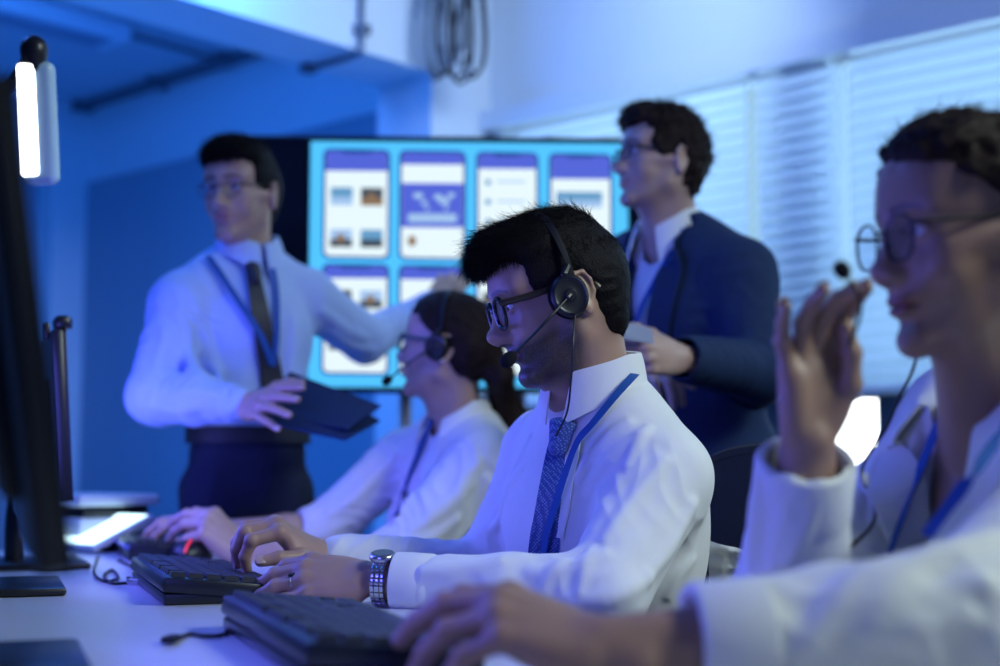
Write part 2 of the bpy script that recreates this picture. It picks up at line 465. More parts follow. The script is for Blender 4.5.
def head_paint(h, lips=1.0, stub=0.0, brow=1.0, cap=None, blush=.15):
    """colour masks on a face: red = lips, green = brows and beard shadow"""
    def fn(V):
        q = h.loc(V); x, y, z = np.abs(q[:, 0]), q[:, 1], q[:, 2]
        el = lambda c, r: (((x - c[0]) / r[0]) ** 2 + ((y - c[1]) / r[1]) ** 2 + ((z - c[2]) / r[2]) ** 2)
        lm = np.clip((1.15 - el((0, .103, -.0610), (.0245, .017, .0100))) * 4, 0, 1) * lips
        lm = np.maximum(lm, blush * np.clip(1 - el((.043, .07, -.02), (.03, .04, .022)), 0, 1))
        t = np.clip((x - .012) / .036, 0, 1); bz = .0335 + .006 * np.sin(t * 2.6) - .004 * t
        bm = np.clip((.0046 - .002 * t - np.abs(z - bz)) / .0018, 0, 1) * ((x > .011) & (x < .05) & (y > .05)) * brow
        sm = 0
        if stub:
            d1 = np.clip((-.035 - z + .55 * np.clip(.075 - y, 0, 1) * .3) / .018, 0, 1) * (y > -.002) * np.clip((y + .002) / .02, 0, 1)
            ck = np.clip((.094 - np.abs(y - 0)) / .02, 0, 1)
            side = np.clip((-.012 - z) / .02, 0, 1) * np.clip(1 - np.abs(y - .012) / .022, 0, 1)
            mou = np.clip((1.1 - el((0, .105, -.0475), (.028, .02, .008))) * 3, 0, 1)
            sm = np.maximum(np.maximum(d1, side * .9), mou) * (z > -.135) * (1 - lm)
            sm = sm * np.clip((z + .135) / .03, 0, 1) * stub
        cm = cap(q) if cap is not None else 0
        sl = np.sqrt(((x - .0325) / .0168) ** 2 + ((z - .0118) / .0078) ** 2)
        lash = np.clip(1 - np.abs(sl - 1.0) / .20, 0, 1) * np.clip((z - .011) / .002, 0, 1) * (y > .07) * .9
        g = np.maximum(np.maximum(np.maximum(bm, sm), cm), lash) * (np.abs(q[:, 1]) < .2) * (z > -.14) * (x < .12)
        lm = lm * (z > -.14) * (y > .03) * (y < .15)
        return np.stack([lm, g * np.ones_like(lm), 0 * lm], axis=1)
    return fn
def eyes(h, parent, look=(0, 1, 0), iris=(.05, .025, .012)):
    for x in (-1, 1):
        c = h.pt(x * .0315, .0818, .0125); r = .0124 * h.sc; d = nrm(h.dir(*look))
        V, Fc = [], []
        n, m = 28, 22; ref = nrm(np.cross(d, A_(.1, .2, .97))); w = np.cross(d, ref); cols = []
        for i in range(m + 1):
            t = math.pi * (i / m) ** 1.35
            for j in range(n):
                a = 2 * math.pi * j / n
                bulge = 1 + .05 * max(0, 1 - (t / .5) ** 2)
                V.append(c + r * bulge * (math.cos(t) * d + math.sin(t) * (math.cos(a) * ref + math.sin(a) * w)))
                cols.append((.004, .004, .004) if t < .2 else iris if t < .47 else (.02, .012, .01) if t < .52 else (.62, .6, .6))
        for i in range(m):
            for j in range(n): Fc.append((i * n + j, i * n + (j + 1) % n, (i + 1) * n + (j + 1) % n, (i + 1) * n + j))
        me = np_mesh('eye', np.array(V), np.array(Fc)); paint(me, np.array(cols))
        link('eye', me, M_EYE, parent)

FING = {'i': (.026, .090, .003, (.043, .026, .022), 1.0), 'm': (.0065, .093, .006, (.047, .030, .023), 1.02), 'r': (-.0125, .088, .004, (.043, .028, .023), .97), 'p': (-.030, .078, -.002, (.034, .021, .020), .86)}
def hand(S, wrist, fwd, up, side, curls, thumb=((.75, .6, -.25), (.45, .85, -.3), (.2, .95, -.35)), sc=1.0, k=.006, spread=6, wr=.024):
    """side +1 right hand, -1 left; curls per finger i m r p: (knuckle, middle, end) degrees; returns the joints"""
    f = nrm(np.asarray(fwd, float)); u = np.asarray(up, float); u = nrm(u - f * (u @ f)); r = np.cross(f, u); t = -side * r
    w = np.asarray(wrist, float); J = {}
    q = lambda a, b, c: w + sc * (t * a + f * b + u * c)
    S.cone(q(0, -.03, 0), q(.002, .012, 0), wr * sc, .0215 * sc, .012, 1, u, .80)
    for key in 'imrp':
        a, b, c, ln, fr = FING[key]
        S.cone(q(a * .55, .012, -.001), q(a, b - .004, c - .004), .0155 * sc, .0118 * fr * sc, .010, 1, u, .86)
    S.ell(q(.004, .05, -.007), A_(.033, .042, .0135) * sc, np.stack([t, f, u], 1), .012)
    S.ell(q(.026, .035, -.012), A_(.0155, .029, .0135) * sc, np.stack([t, f, u], 1) @ rotm((0, 0, 1), -22), .012)
    S.ell(q(-.025, .04, -.010), A_(.012, .034, .0125) * sc, np.stack([t, f, u], 1), .012)
    for n_, key in enumerate('imrp'):
        a, b, c, ln, fr = FING[key]
        sp = (1.4, .35, -.6, -1.7)[n_] * R(spread)
        cu = curls[key] if isinstance(curls, dict) else curls
        base = q(a, b - .006, c - .005); d0 = nrm(f * math.cos(sp) + t * math.sin(sp)); pts = [base]; ang = 0; dl = d0
        for L_, a_ in zip(ln, cu):
            ang += R(a_); dl = d0 * math.cos(ang) - u * math.sin(ang); pts.append(pts[-1] + dl * L_ * sc)
        rr = [.0108 * fr * sc, .0098 * fr * sc, .0088 * fr * sc, .0074 * fr * sc]
        S.chain(pts[:2], rr[:2], k); S.chain(pts[1:3], rr[1:3], .003); S.chain(pts[2:], rr[2:], .003)
        S.ell(pts[0] + u * .002 * sc, A_(.0095, .0105, .009) * fr * sc, np.stack([t, f, u], 1), .006)
        S.ell(pts[1], A_(.0102, .0102, .0102) * fr * sc, None, .004)
        J[key] = (pts, dl, u * math.cos(ang) + d0 * math.sin(ang))
    base = q(.020, .020, -.010); pts = [base]
    for v, L_ in zip(thumb, (.044, .034, .027)):
        pts.append(pts[-1] + nrm(t * v[0] + f * v[1] + u * v[2]) * L_ * sc)
    S.chain(pts, [.0135 * sc, .0112 * sc, .0100 * sc, .0080 * sc], .006)
    v = thumb[-1]; dl = nrm(t * v[0] + f * v[1] + u * v[2]); J['t'] = (pts, dl, nrm(np.cross(dl, np.cross(nrm(t * .5 + u), dl))))
    return J
def nails(J, mat_, parent, sc=1.0):
    for key, (pts, dl, dn) in J.items():
        w = (.0060 if key != 't' else .0072) * sc; sd = np.cross(dl, dn); c = pts[-1] + dn * (.0060 if key != 't' else .0068) * sc + dl * .0005
        mb = MB(); V = []
        for i in range(7):
            for j in range(7):
                a, b = (i / 6 - .5) * 2, (j / 6 - .5) * 2
                V.append(c + dl * (.0062 * sc * b) + sd * (w * a * (1 - .25 * max(0, b) ** 3)) + dn * (.0016 * sc * (1 - a * a) - .0008 * b * b * sc - .0004))
        G = np.array(V).reshape(7, 7, 3); mb.grid(G, thick=.0006).build('fingernail', mat_, parent)

def torso(S, neck, pel, Ls, Rs, g=0.0, w=1.0, dp=1.0, bust=0.0, k=.04, belly=0.0, sh=.052):
    """trunk between the base of the neck, the pelvis and the shoulder joints; g grows it for clothing"""
    u = nrm(neck - pel); r = Rs - Ls; r = nrm(r - u * (r @ u)); f = np.cross(u, r); M = np.stack([r, f, u], 1)
    n = neck; L = float(np.linalg.norm(neck - pel)) / .52
    at = lambda x, y, z: n + r * x + f * y + u * z * L
    mid = (Ls + Rs) / 2
    S.ell(at(0, -.005, -.20), A_(.150 * w + g, .108 * dp + g, .215 * L + g), M, k)
    S.ell(at(0, .035, -.165), A_(.125 * w + g, .070 * dp + g, .10 + g), M, k)
    S.ell(at(0, -.045, -.12), A_(.135 * w + g, .060 * dp + g, .13 + g), M, k)
    for s_, q in ((-1, Ls), (1, Rs)):
        S.cone(at(s_ * .03, -.01, -.02), q + u * .0, sh * 1.0 + g, sh + g, k)
        S.cone(at(s_ * .02, -.012, -.004), q * .6 + n * .4 - u * .004, .034 + g, .034 + g, k)
        S.ell(at(s_ * .085 * w, -.03, -.17), A_(.075 + g, .075 * dp + g, .15 + g), M, k)
        if bust: S.ell(at(s_ * .072, .085 * dp, -.205), A_(.055 + g, .05 * bust + g, .058 + g), M, .03)
    S.ell(at(0, .0, -.36), A_(.135 * w + g, .100 * dp + belly + g, .16 + g), M, k)
    S.ell(at(0, 0, -.50), A_(.155 * w + g, .112 * dp + g, .12 + g), M, k)
    return M
def arm(S, sh, el, wr, g=0.0, r=(.050, .043, .041, .027), k=.02):
    S.cone(sh, el, r[0] + g, r[1] + g, k)
    m = el + (wr - el) * .35
    S.cone(el, m, r[2] + g, r[2] * .98 + g, k); S.cone(m, wr, r[2] * .98 + g, r[3] + g, k)

def ribbon(S, pts, width, name, mat_, parent, off=.002, thick=.0012, n=10, proj=True, wfn=None, nrm_hint=None):
    """a strap lying on a surface"""
    p = np.array(spline(pts, n))
    if proj: p = S.project(p, off)
    for _ in range(3): p[1:-1] = .5 * p[1:-1] + .25 * (p[:-2] + p[2:])
    if proj: p = S.project(p, off, 5); p[1:-1] = .5 * p[1:-1] + .25 * (p[:-2] + p[2:])
    g = S.grad(p) if nrm_hint is None else np.tile(np.asarray(nrm_hint, float), (len(p), 1))
    for _ in range(4): g[1:-1] = (g[1:-1] + g[:-2] + g[2:]); g /= np.linalg.norm(g, axis=1, keepdims=True)
    T = np.gradient(p, axis=0); T /= np.maximum(1e-9, np.linalg.norm(T, axis=1, keepdims=True))
    B = np.cross(T, g); B /= np.maximum(1e-9, np.linalg.norm(B, axis=1, keepdims=True))
    G = []
    for i in range(len(p)):
        w = width * (wfn(i / (len(p) - 1)) if wfn else 1.0)
        G.append([p[i] + B[i] * w * (j / 4 - .5) for j in range(5)])
    o = MB().grid(G, thick=thick).build(name, mat_, parent); RIB[o.name] = (p, T, g); return o
RIB = {}

def collar(c, fwd, up, rad, parent, mat_, hgt=.034, leaf=.045, point=.03, gap=26, tilt=0.0, open_=0.0, front_drop=.012, sx=1.0, thick=.0022, spread=0.0):
    """a folded shirt collar round the neck: stand, fold and two points in front"""
    f = nrm(np.asarray(fwd, float)); u = np.asarray(up, float); u = nrm(u - f * (u @ f)); r = np.cross(f, u)
    G = []; n = 64
    for i in range(n + 1):
        t = -180 + gap / 2 + (360 - gap) * i / n           # -180..180 with 0 at the back
        a = R(t); fr = max(0.0, (abs(t) - 90) / 90.0)       # 1 in front
        ca, sa = -math.cos(a), math.sin(a)
        d = r * sa * sx + f * ca
        e = fr ** 2.2
        dz = -front_drop * fr
        row = []
        rb = rad * (1 + .10 * 0); rt = rad * (.97 + open_ * fr)
        row.append(c + d * rb * 1.04 + u * (dz - .004))
        row.append(c + d * rt + u * (hgt * .55 + dz))
        row.append(c + d * (rt + .0015) + u * (hgt + dz))
        row.append(c + d * (rt + .006) + u * (hgt * 1.02 + dz))
        row.append(c + d * (rt + .010 + .004 * fr) + u * (hgt * .70 + dz))
        lf = leaf + point * e
        tip = r * (math.copysign(1, sa) * spread * e)
        row.append(c + d * (rt + .014 + .010 * fr + open_ * rad * fr) + u * (hgt - lf * .65 + dz) + tip * .5)
        row.append(c + d * (rt + .017 + .014 * fr + open_ * rad * fr * 1.4) + u * (hgt - lf + dz) + tip)
        G.append(row)
    return MB().grid(G, thick=thick).build('collar', mat_, parent, auto=70)

def strands(S, n, name, mat_, parent, rootfn, flow, length, r0=.00035, segs=5, seed=1, lift=.25, curl=0.0, jit=.3, grav=0.0):
    """short hairs growing out of a hair surface. rootfn(V)->weights; flow(p)->direction"""
    rng = np.random.RandomState(seed)
    V, Q = S.arrays(); w = rootfn(V); w = w / w.sum()
    idx = rng.choice(len(V), n, p=w); p = V[idx] + rng.normal(0, S.h * .4, (n, 3)); g = S.grad(p)
    d = flow(p); d = d - g * (d * g).sum(1, keepdims=True) * .8; d /= np.maximum(1e-6, np.linalg.norm(d, axis=1, keepdims=True))
    d = d + g * lift + rng.normal(0, jit, (n, 3)); d /= np.linalg.norm(d, axis=1, keepdims=True)
    L = length(p) * rng.uniform(.6, 1.25, n); st = (L / segs)[:, None]
    p = p - g * .002
    rings = []; ax = np.cross(d, g); ax /= np.maximum(1e-6, np.linalg.norm(ax, axis=1, keepdims=True)); cz = rng.normal(0, 1, (n, 3)) * curl
    for i in range(segs + 1):
        a = np.cross(d, ax); rr = r0 * (1 - .85 * i / segs) * rng.uniform(.8, 1.3, (n, 1))
        rings.append(np.stack([p + ax * rr, p - .5 * ax * rr + .87 * a * rr, p - .5 * ax * rr - .87 * a * rr], 1))
        d = d + cz * .5 + A_(0, 0, -grav) - g * (lift * .35 / segs * 2); d /= np.linalg.norm(d, axis=1, keepdims=True); p = p + d * st
    W = np.stack(rings, 1).reshape(-1, 3); b = np.arange(n)[:, None] * (3 * (segs + 1)); fs = []
    for i in range(segs):
        for j in range(3):
            k = (j + 1) % 3; fs.append(np.concatenate([b + i * 3 + j, b + i * 3 + k, b + (i + 1) * 3 + k, b + (i + 1) * 3 + j], 1))
    me = np_mesh(name, W, np.concatenate(fs)); return link(name, me, mat_, parent)

def glasses(h, label, name='eyeglasses', rim_r=.0021, w=.048, hh=.038, round_=2.6, y=.113, z=.008, temple=.003, m_frame=None, m_temple=None, gap=.019, thin=False, ear_y=-.012, wide=.071, bend=True, m_lens=None):
    t = thing(name, label, 'glasses', h.pt(0, y, z))
    p = h.pt; cx = gap / 2 + w / 2
    for x in (-1, 1):
        pts, arr = [], []
        for i in range(40):
            a = 2 * math.pi * i / 40; ca, sa = math.cos(a), math.sin(a)
            e = 2.0 / round_; px = abs(ca) ** e * math.copysign(1, ca) * w / 2; pz = abs(sa) ** e * math.copysign(1, sa) * hh / 2
            yy = y - .10 * abs(x * cx + px) ** 1 * .55 - .09 * (pz + hh / 2) * -0.2
            pts.append(p(x * cx + px, yy, z + pz)); arr.append((x * cx + px, yy, z + pz))
        MB().tube(pts, rim_r, 8, True).build('lens_rim', m_frame, t)
        c = np.mean(arr, axis=0); mb = MB()
        V1 = [p(*(c + (A_(*a) - c) * .97)) for a in arr]; V2 = [v - h.f * .0012 for v in V1]
        mb.add(V1 + V2, [tuple(range(40)), tuple(range(79, 39, -1))] + [(i, (i + 1) % 40, 40 + (i + 1) % 40, 40 + i) for i in range(40)])
        mb.build('lens', m_lens or M_LENS, t, smooth=False)
        ex = cx + w / 2; yt = y - .055 * ex
        tp = [p(x * (ex - .001), yt, z + hh * .28), p(x * (ex + .004), yt - .006, z + hh * .28), p(x * wide, .04, z + hh * .28 + .002), p(x * (wide + .003), ear_y, .030)]
        if bend: tp += [p(x * (wide + .002), ear_y - .016, .022), p(x * wide, ear_y - .027, .004)]
        MB().tube(spline(tp, 6), temple, 8, flat=h.u).build('temple', m_temple or m_frame, t)
        MB().tube(spline([p(x * (gap / 2 + .001), y - .003, z - .004), p(x * (gap / 2 - .0005), y - .010, z - .010), p(x * (gap / 2 - .001), y - .013, z - .014)], 4), .0016, 6).build('nose_pad', m_frame, t)
    MB().tube(spline([p(-gap / 2 - .001, y - .001, z + hh * .16), p(0, y + .003, z + hh * .22), p(gap / 2 + .001, y - .001, z + hh * .16)], 6), rim_r * 1.05, 8).build('bridge', m_frame, t)
    return t

def headset(h, S, label, side, mic, band_x=.0, cable=None, lean=0.0, top=.142, cup=(.002, .004), cup_r=.026, m1=None, band_w=.013, both=True):
    """over-the-head call-centre headset; side -1 = boom on the figure's left"""
    t = thing('headset', label, 'headset', h.pt(0, 0, top)); p = h.pt
    m1 = m1 or M_PLASTIC
    pts = []
    for i in range(33):
        a = math.pi * i / 32; sa = math.sin(a)
        pts.append((-.089 * math.cos(a), band_x * sa + lean * sa, .028 + (top - .028) * sa ** .75))
    G = []
    for q in pts:
        ww = band_w * (.55 + .45 * math.sin(math.acos(max(-1, min(1, q[0] / .089)))))
        G.append([p(q[0], q[1] + ww * (j / 4 - .5), q[2] + (0.0006 if j in (1, 2, 3) else 0)) for j in range(5)])
    MB().grid(G, thick=.0034).build('headband', m1, t)
    for s_ in ((-1, 1) if both else (side,)):
        o = A_(s_ * .0835, cup[0], cup[1]); ax = h.dir(s_, 0, 0)
        MB().lathe(p(*o), ax, [(cup_r * .5, -.010), (cup_r * .98, -.009), (cup_r * 1.02, -.003), (cup_r * .98, .002), (cup_r * .6, .003)], 28, sx=1.15, up=h.f).build('ear_cushion', M_FOAM, t)
        c = MB().lathe(p(*(o + A_(s_ * .004, 0, 0))), ax, [(cup_r * .9, -.001), (cup_r * .97, .003), (cup_r * .94, .007), (cup_r * .80, .0105), (cup_r * .74, .0098), (cup_r * .70, .0092), (cup_r * .3, .0112), (.001, .0115)], 28, sx=1.15, up=h.f).build('ear_cup', m1, t)
        MB().tube(spline([p(s_ * .0895, band_x * .25, .045), p(s_ * .0925, cup[0], .034), p(s_ * .0945, cup[0], cup[1] + cup_r)], 4), [.0055] * 9, 8, flat=h.dir(0, 1, 0)).build('slider', m1, t)
    o = p(side * .099, cup[0], cup[1])
    mic = np.asarray(mic, float); mid = (o + mic) / 2 + h.dir(side, 0, 0) * .012
    MB().lathe(o - h.dir(side, 0, 0) * .004, h.dir(side, 0, 0), [(.009, 0), (.009, .005), (.007, .007)], 18).build('boom_hub', m1, t)
    path = spline([o, o + (mic - o) * .12 + h.dir(side, 0, 0) * .004, mid, mic], 8)
    bm_ = MB().tube(path, [.0042 if i < 6 else .0022 for i in range(len(path))], 8).build('microphone_boom', m1, t)
    d = nrm(path[-1] - path[-3])
    MB().lathe(mic - d * .004, d, [(.003, -.004), (.0075, 0), (.0098, .006), (.0098, .013), (.0075, .019), (.003, .022)], 20).build('microphone', M_FOAM, bm_)
    if cable is not None:
        MB().tube(spline([p(side * .094, cup[0], cup[1] - cup_r * 1.05)] + list(cable), 10), .0016, 6).build('cable', M_CABLE, t)
    return t

# ------------------------------------------------------------------ hair styles
def hair_short(H, h, front=1.0, bump=.0022, freq=(55, 22, 55), vol=0.0):
    """short back and sides, full brushed-forward top"""
    e = lambda c, r, k=.02, op=1, rot=None: H.ell(h.pt(*c), A_(*r) * h.sc, h.M if rot is None else h.M @ rot, k * h.sc, op)
    e((0, -.004, .048), (.0785 + vol * .5, .1005 + vol * .4, .0875 + vol))
    e((0, -.044, .018), (.0715, .058, .062), .03)
    e((0, .014, .106), (.060, .078, .034 + vol), .025)
    e((0, .070, .098), (.057, .045, .032 + vol * .6), .02)
    if front > .05: e((0, .078 + .036 * front, .090 - .006 * front), (.050, .014 + .014 * front, .026), .018)
    for x in (-1, 1):
        e((x * .056, .030, .052), (.0185, .040, .038), .012); e((x * .050, .052, .092), (.020, .036, .028), .015); e((x * .0575, .028, .086), (.0185, .042, .030), .012)
    # hairline: forehead, temples, round the ears, nape
    H.rbox(h.pt(0, .122, -.010), A_(.30, .134, .162) * h.sc, h.M @ rotm((1, 0, 0), -10), .03, .012, -1)
    H.rbox(h.pt(0, .105, -.075), A_(.30, .140, .17) * h.sc, h.M @ rotm((1, 0, 0), -12), .02, .010, -1)
    for x in (-1, 1): e((x * .085, -.010, -.012), (.03, .021, .048), .008, -1)
    H.rbox(h.pt(0, .06, -.095), A_(.30, .15, .13) * h.sc, h.M, .02, .02, -1)
    e((0, -.050, -.018), (.060, .044, .066), .02)
    H.half(h.pt(0, -.05, -.080), h.dir(0, .35, -1), .02)
    for x in (-1, 1): e((x * .085, -.010, -.012), (.03, .021, .048), .008, -1)
    H.disp(crumple(bump, freq, 4, h.M))
def hair_short_strands(H, h, hair, m=None, dens=1.0, L=1.0, r0=.0004):
    m = m or M_HAIRBLACK
    def flow(p):
        q = h.loc(p); f = np.zeros_like(q); top = np.clip((q[:, 2] - .060) / .05, 0, 1); sw = noise3(q * 28)
        f[:, 1] = top * (.9 + .5 * sw) - (1 - top) * .55; f[:, 2] = top * (.25 - 1.1 * np.clip((q[:, 1] - .075) / .04, 0, 1)) - (1 - top) * 1.0; f[:, 0] = .5 * top * noise3(q * 22 + 7)
        return f @ h.M.T
    def length(p):
        q = h.loc(p); top = np.clip((q[:, 2] - .055) / .05, 0, 1); fr = np.clip((q[:, 1] - .0) / .08, 0, 1)
        return L * (.006 + .020 * top + .012 * top * fr)
    def wt(V):
        q = h.loc(V); return .5 + np.clip((q[:, 2] - .05) / .04, 0, 1) * (.9 + .8 * np.clip(q[:, 1] / .08, 0, 1))
    strands(H, int(22000 * dens), 'hair_strands', m, hair, wt, flow, length, r0, 5, 3, .15, .18, .17, .09)
    strands(H, int(1600 * dens), 'stray_hairs', m, hair, lambda V: np.clip((h.loc(V)[:, 2] - .085) / .02, 0, 1) + 1e-9, flow, lambda p: np.full(len(p), .026 * L), r0 * .8, 6, 11, .40, .30, .30, .09)

def hair_back(H, h, vol=.006, bump=.0018, freq=(60, 20, 60), low=-.02, cut=.0, fill=1.0):
    """hair drawn back from the face"""
    e = lambda c, r, k=.02, op=1, rot=None: H.ell(h.pt(*c), A_(*r) * h.sc, h.M if rot is None else h.M @ rot, k * h.sc, op)
    e((0, -.004, .046), (.0760 + vol * .6, .0990 + vol, .0850 + vol))
    e((0, -.050, .012), (.070 + vol * .5, .056 + vol, .066 + vol), .03)
    for x in (-1, 1):
        e((x * .060, .010, .034), (.0150 + vol, .050, .050), .012)
        if fill: e((x * .046, .045, .086), (.024 + vol, .040, .030 + vol), .02)
    if fill: e((0, .052, .098), (.050, .042, .030 + vol), .02)
    if cut:
        e((0, .033, .076), (.0665 + vol * .5, .0625 + vol * .5, .0525 + vol * .6), .02)
        Mb = rotm((1, 0, 0), 30); ctr = A_(0, .062 - cut, .066 + cut * .5) + Mb @ A_(0, .02, -.11)
        H.rbox(h.pt(*ctr), A_(.30, .20, .22) * h.sc, h.M @ Mb, .02, .008, -1)
    else:
        H.rbox(h.pt(0, .136, -.012), A_(.30, .128, .160) * h.sc, h.M @ rotm((1, 0, 0), -22), .03, .008, -1)
    H.rbox(h.pt(0, .118, -.090), A_(.30, .160, .17) * h.sc, h.M @ rotm((1, 0, 0), -22), .02, .008, -1)
    for x in (-1, 1): e((x * .086, -.006, -.016), (.026, .017, .036), .008, -1)
    H.half(h.pt(0, -.06, low - .05), h.dir(0, .25, -1), .02)
    H.disp(crumple(bump, freq, 4, h.M))
def strands_back(H, h, hair, m, n=9000, L=.03, seed=4, fuzz=.12, r0=.0004, curl=.1, to=(0, -.11, .0)):
    def flow(p): return np.tile(h.pt(*to), (len(p), 1)) - p
    strands(H, n, 'hair_strands', m, hair, lambda V: np.ones(len(V)), flow, lambda p: np.full(len(p), L), r0, 5, seed, fuzz, .12, .12 + curl, 0.0)
def legs(S, hip, fw, rr, knees, ankles, r=(.092, .068, .050), g=0.0):
    S.ell(hip + A_(0, 0, -.02), A_(.158 + g, .115 + g, .12), np.stack([rr, fw, A_(0, 0, 1)], 1), .03)
    for s_, k_, a_ in zip((-1, 1), knees, ankles):
        S.cone(hip + rr * s_ * .085 - A_(0, 0, .05), k_, r[0], r[1], .03); S.cone(k_, a_, r[1], r[2], .02)
def shoe(p, fw, root, m):
    X = Sdf(); b = A_(p[0], p[1], 0.0)
    X.cone(b + A_(0, 0, .06) - fw * .03, b + A_(0, 0, .04) + fw * .06, .042, .040, .015); X.cone(b + A_(0, 0, .038) + fw * .05, b + fw * .17 + A_(0, 0, .028), .042, .030, .015); X.half(b + A_(0, 0, .002), (0, 0, -1), .002)
    X.solve(.005); return X.mesh('shoe', m, root)
# ------------------------------------------------------------------ material library
M_EYE = attr_mat('eyeball', .08)
M_LENS = lens_mat('spectacle_glass', (.93, .95, 1, 1), .02)
M_LENSB = lens_mat('coated_spectacle_glass', (.75, .8, 1, 1), .10)
M_PLASTIC = mat('black_headset_plastic', (.012, .013, .016, 1), .38, var=.2)
M_FOAM = mat('black_foam', (.006, .006, .008, 1), .8, bump=.5, bs=900, spec=.2)
M_CABLE = mat('black_cable_rubber', (.008, .008, .01, 1), .5)
M_FRAME = mat('black_acetate', (.008, .008, .01, 1), .22)
M_FRAMETAN = mat('dark_bronze_metal', (.10, .08, .06, 1), .3, metal=.8)
M_SILVER = mat('brushed_steel', (.62, .62, .64, 1), .25, metal=1.0, var=.2)
M_BLACKMETAL = mat('black_metal', (.015, .015, .02, 1), .4, metal=.5)
M_SHIRT = mat('white_cotton', (.78, .79, .80, 1), .75, bump=.25, bs=1500, var=.06, vs=60, spec=.25, sheen=.2)
M_SHIRTB = mat('pale_blue_cotton', (.42, .55, .86, 1), .75, bump=.2, bs=900, var=.06, vs=50, spec=.25)
M_BLOUSE = mat('ivory_blouse_fabric', (.76, .77, .74, 1), .65, bump=.2, bs=1200, var=.05, vs=40, spec=.3)
M_SUIT = mat('navy_suit_wool', (.018, .038, .105, 1), .8, bump=.3, bs=1600, var=.3, vs=90, spec=.2)
M_TROUSER = mat('charcoal_trouser_wool', (.016, .022, .045, 1), .8, bump=.3, bs=1500, var=.3, vs=90, spec=.2)
M_TIEDARK = mat('charcoal_tie_silk', (.014, .014, .022, 1), .5, bump=.2, bs=1600)
M_LANYARD = mat('blue_lanyard_webbing', (.012, .08, .32, 1), .6, bump=.3, bs=2500, spec=.3)
M_LEATHER = mat('black_leather', (.01, .01, .012, 1), .65, bump=.2, bs=400)
M_BUTTON = mat('pearl_button', (.75, .75, .75, 1), .3)
M_NAIL = mat('fingernail_keratin', (.50, .34, .30, 1), .22, spec=.6)
M_HAIRBLACK = mat('black_hair', (.008, .006, .006, 1), .6, var=.4, vs=140, spec=.12, bump=.8, bs=320)
M_HAIRBROWN = mat('dark_brown_hair', (.026, .015, .012, 1), .55, var=.4, vs=140, spec=.12, bump=.8, bs=320)
def tie_mat():
    m, N, L, b = newmat('blue_patterned_tie_silk')
    tc = N.new('ShaderNodeTexCoord'); mp = N.new('ShaderNodeMapping'); mp.inputs['Rotation'].default_value = (.5, .6, .8); mp.inputs['Scale'].default_value = (290, 290, 290); L.new(tc.outputs['Object'], mp.inputs[0])
    v = N.new('ShaderNodeTexVoronoi'); v.feature = 'F1'; v.inputs['Randomness'].default_value = .25; v.inputs['Scale'].default_value = 1; L.new(mp.outputs[0], v.inputs['Vector'])
    cr = N.new('ShaderNodeValToRGB'); cr.color_ramp.elements[0].position = .30; cr.color_ramp.elements[0].color = (.16, .25, .55, 1)
    cr.color_ramp.elements[1].position = .42; cr.color_ramp.elements[1].color = (.028, .060, .28, 1); L.new(v.outputs['Distance'], cr.inputs[0]); L.new(cr.outputs[0], b.inputs['Base Color'])
    b.inputs['Roughness'].default_value = .45; return m
M_TIE = tie_mat()
M_SKINA = skin_mat('tan_skin', (.40, .24, .17, 1), (.34, .13, .11, 1), (.03, .022, .02, 1))
M_SKINB = skin_mat('light_skin', (.50, .32, .25, 1), (.42, .14, .14, 1), (.03, .02, .02, 1))
M_SKINC = skin_mat('olive_skin', (.42, .26, .19, 1), (.33, .13, .12, 1), (.02, .015, .015, 1))
M_SKIND = skin_mat('fair_skin', (.52, .34, .27, 1), (.40, .16, .15, 1), (.03, .02, .018, 1))
M_SKINE = skin_mat('brown_skin', (.34, .20, .14, 1), (.26, .09, .08, 1), (.02, .013, .01, 1))
# ------------------------------------------------------------------ the room
a_ = A_(-.743, .669, 0); b_ = A_(.669, .743, 0); up_ = A_(0, 0, 1)      # along the window wall (to the left) and across it
W0 = A_(-.04, 5.24, 0)
MR = np.stack([a_, b_, up_], 1)
def wp(s, o=0.0, z=0.0): return W0 + a_ * s + b_ * o + up_ * z
M_WALL = mat('painted_wall', (.68, .72, .78, 1), .8, bump=.05, bs=120, var=.06, vs=3)
M_PANEL = mat('blue_grey_wall_panel', (.30, .36, .45, 1), .7, var=.15, vs=4, stretch=(1, 1, .1))
M_CEIL = mat('painted_ceiling', (.50, .56, .64, 1), .85, var=.08, vs=2)
M_FLOOR = mat('dark_carpet', (.03, .035, .05, 1), .95, bump=.4, bs=400, var=.4, vs=60)
M_DARKWALL = mat('dark_grey_wall', (.07, .085, .11, 1), .8, var=.1, vs=4)
M_PIPE = mat('grey_conduit', (.12, .14, .18, 1), .5, metal=.3)
def struct(name, mb, m, parent=None, **k): return tag(mb.build(name, m, parent, smooth=False, **k), kind='structure')
def seg(mb, s0, s1, o0, o1, z0, z1, mi=0):
    return mb.box(wp((s0 + s1) / 2, (o0 + o1) / 2, (z0 + z1) / 2), (abs(s1 - s0), abs(o1 - o0), z1 - z0), MR, mi)
ZC, WT, WB = 2.78, 2.24, 1.13
struct('floor', MB().box((0, 3.2, -.05), (12, 11, .1)), M_FLOOR)
struct('ceiling', MB().box((0, 3.9, ZC + .05), (12, 10.4, .1)), M_CEIL)
w = MB(); seg(w, -4.2, .0, 0, .16, WT, ZC); seg(w, -4.2, -3.9, 0, .16, WB, WT); seg(w, -.06, .0, 0, .16, WB, WT); seg(w, -1.415, -1.255, .03, .16, WB, WT)
struct('wall_right', w, M_WALL)
struct('wall_right_lower', seg(MB(), -4.2, 0, 0, .16, 0, WB), M_DARKWALL)
w = MB(); seg(w, 0, 3.1, 0, .16, 2.37, ZC); struct('wall_back_upper', w, M_WALL)
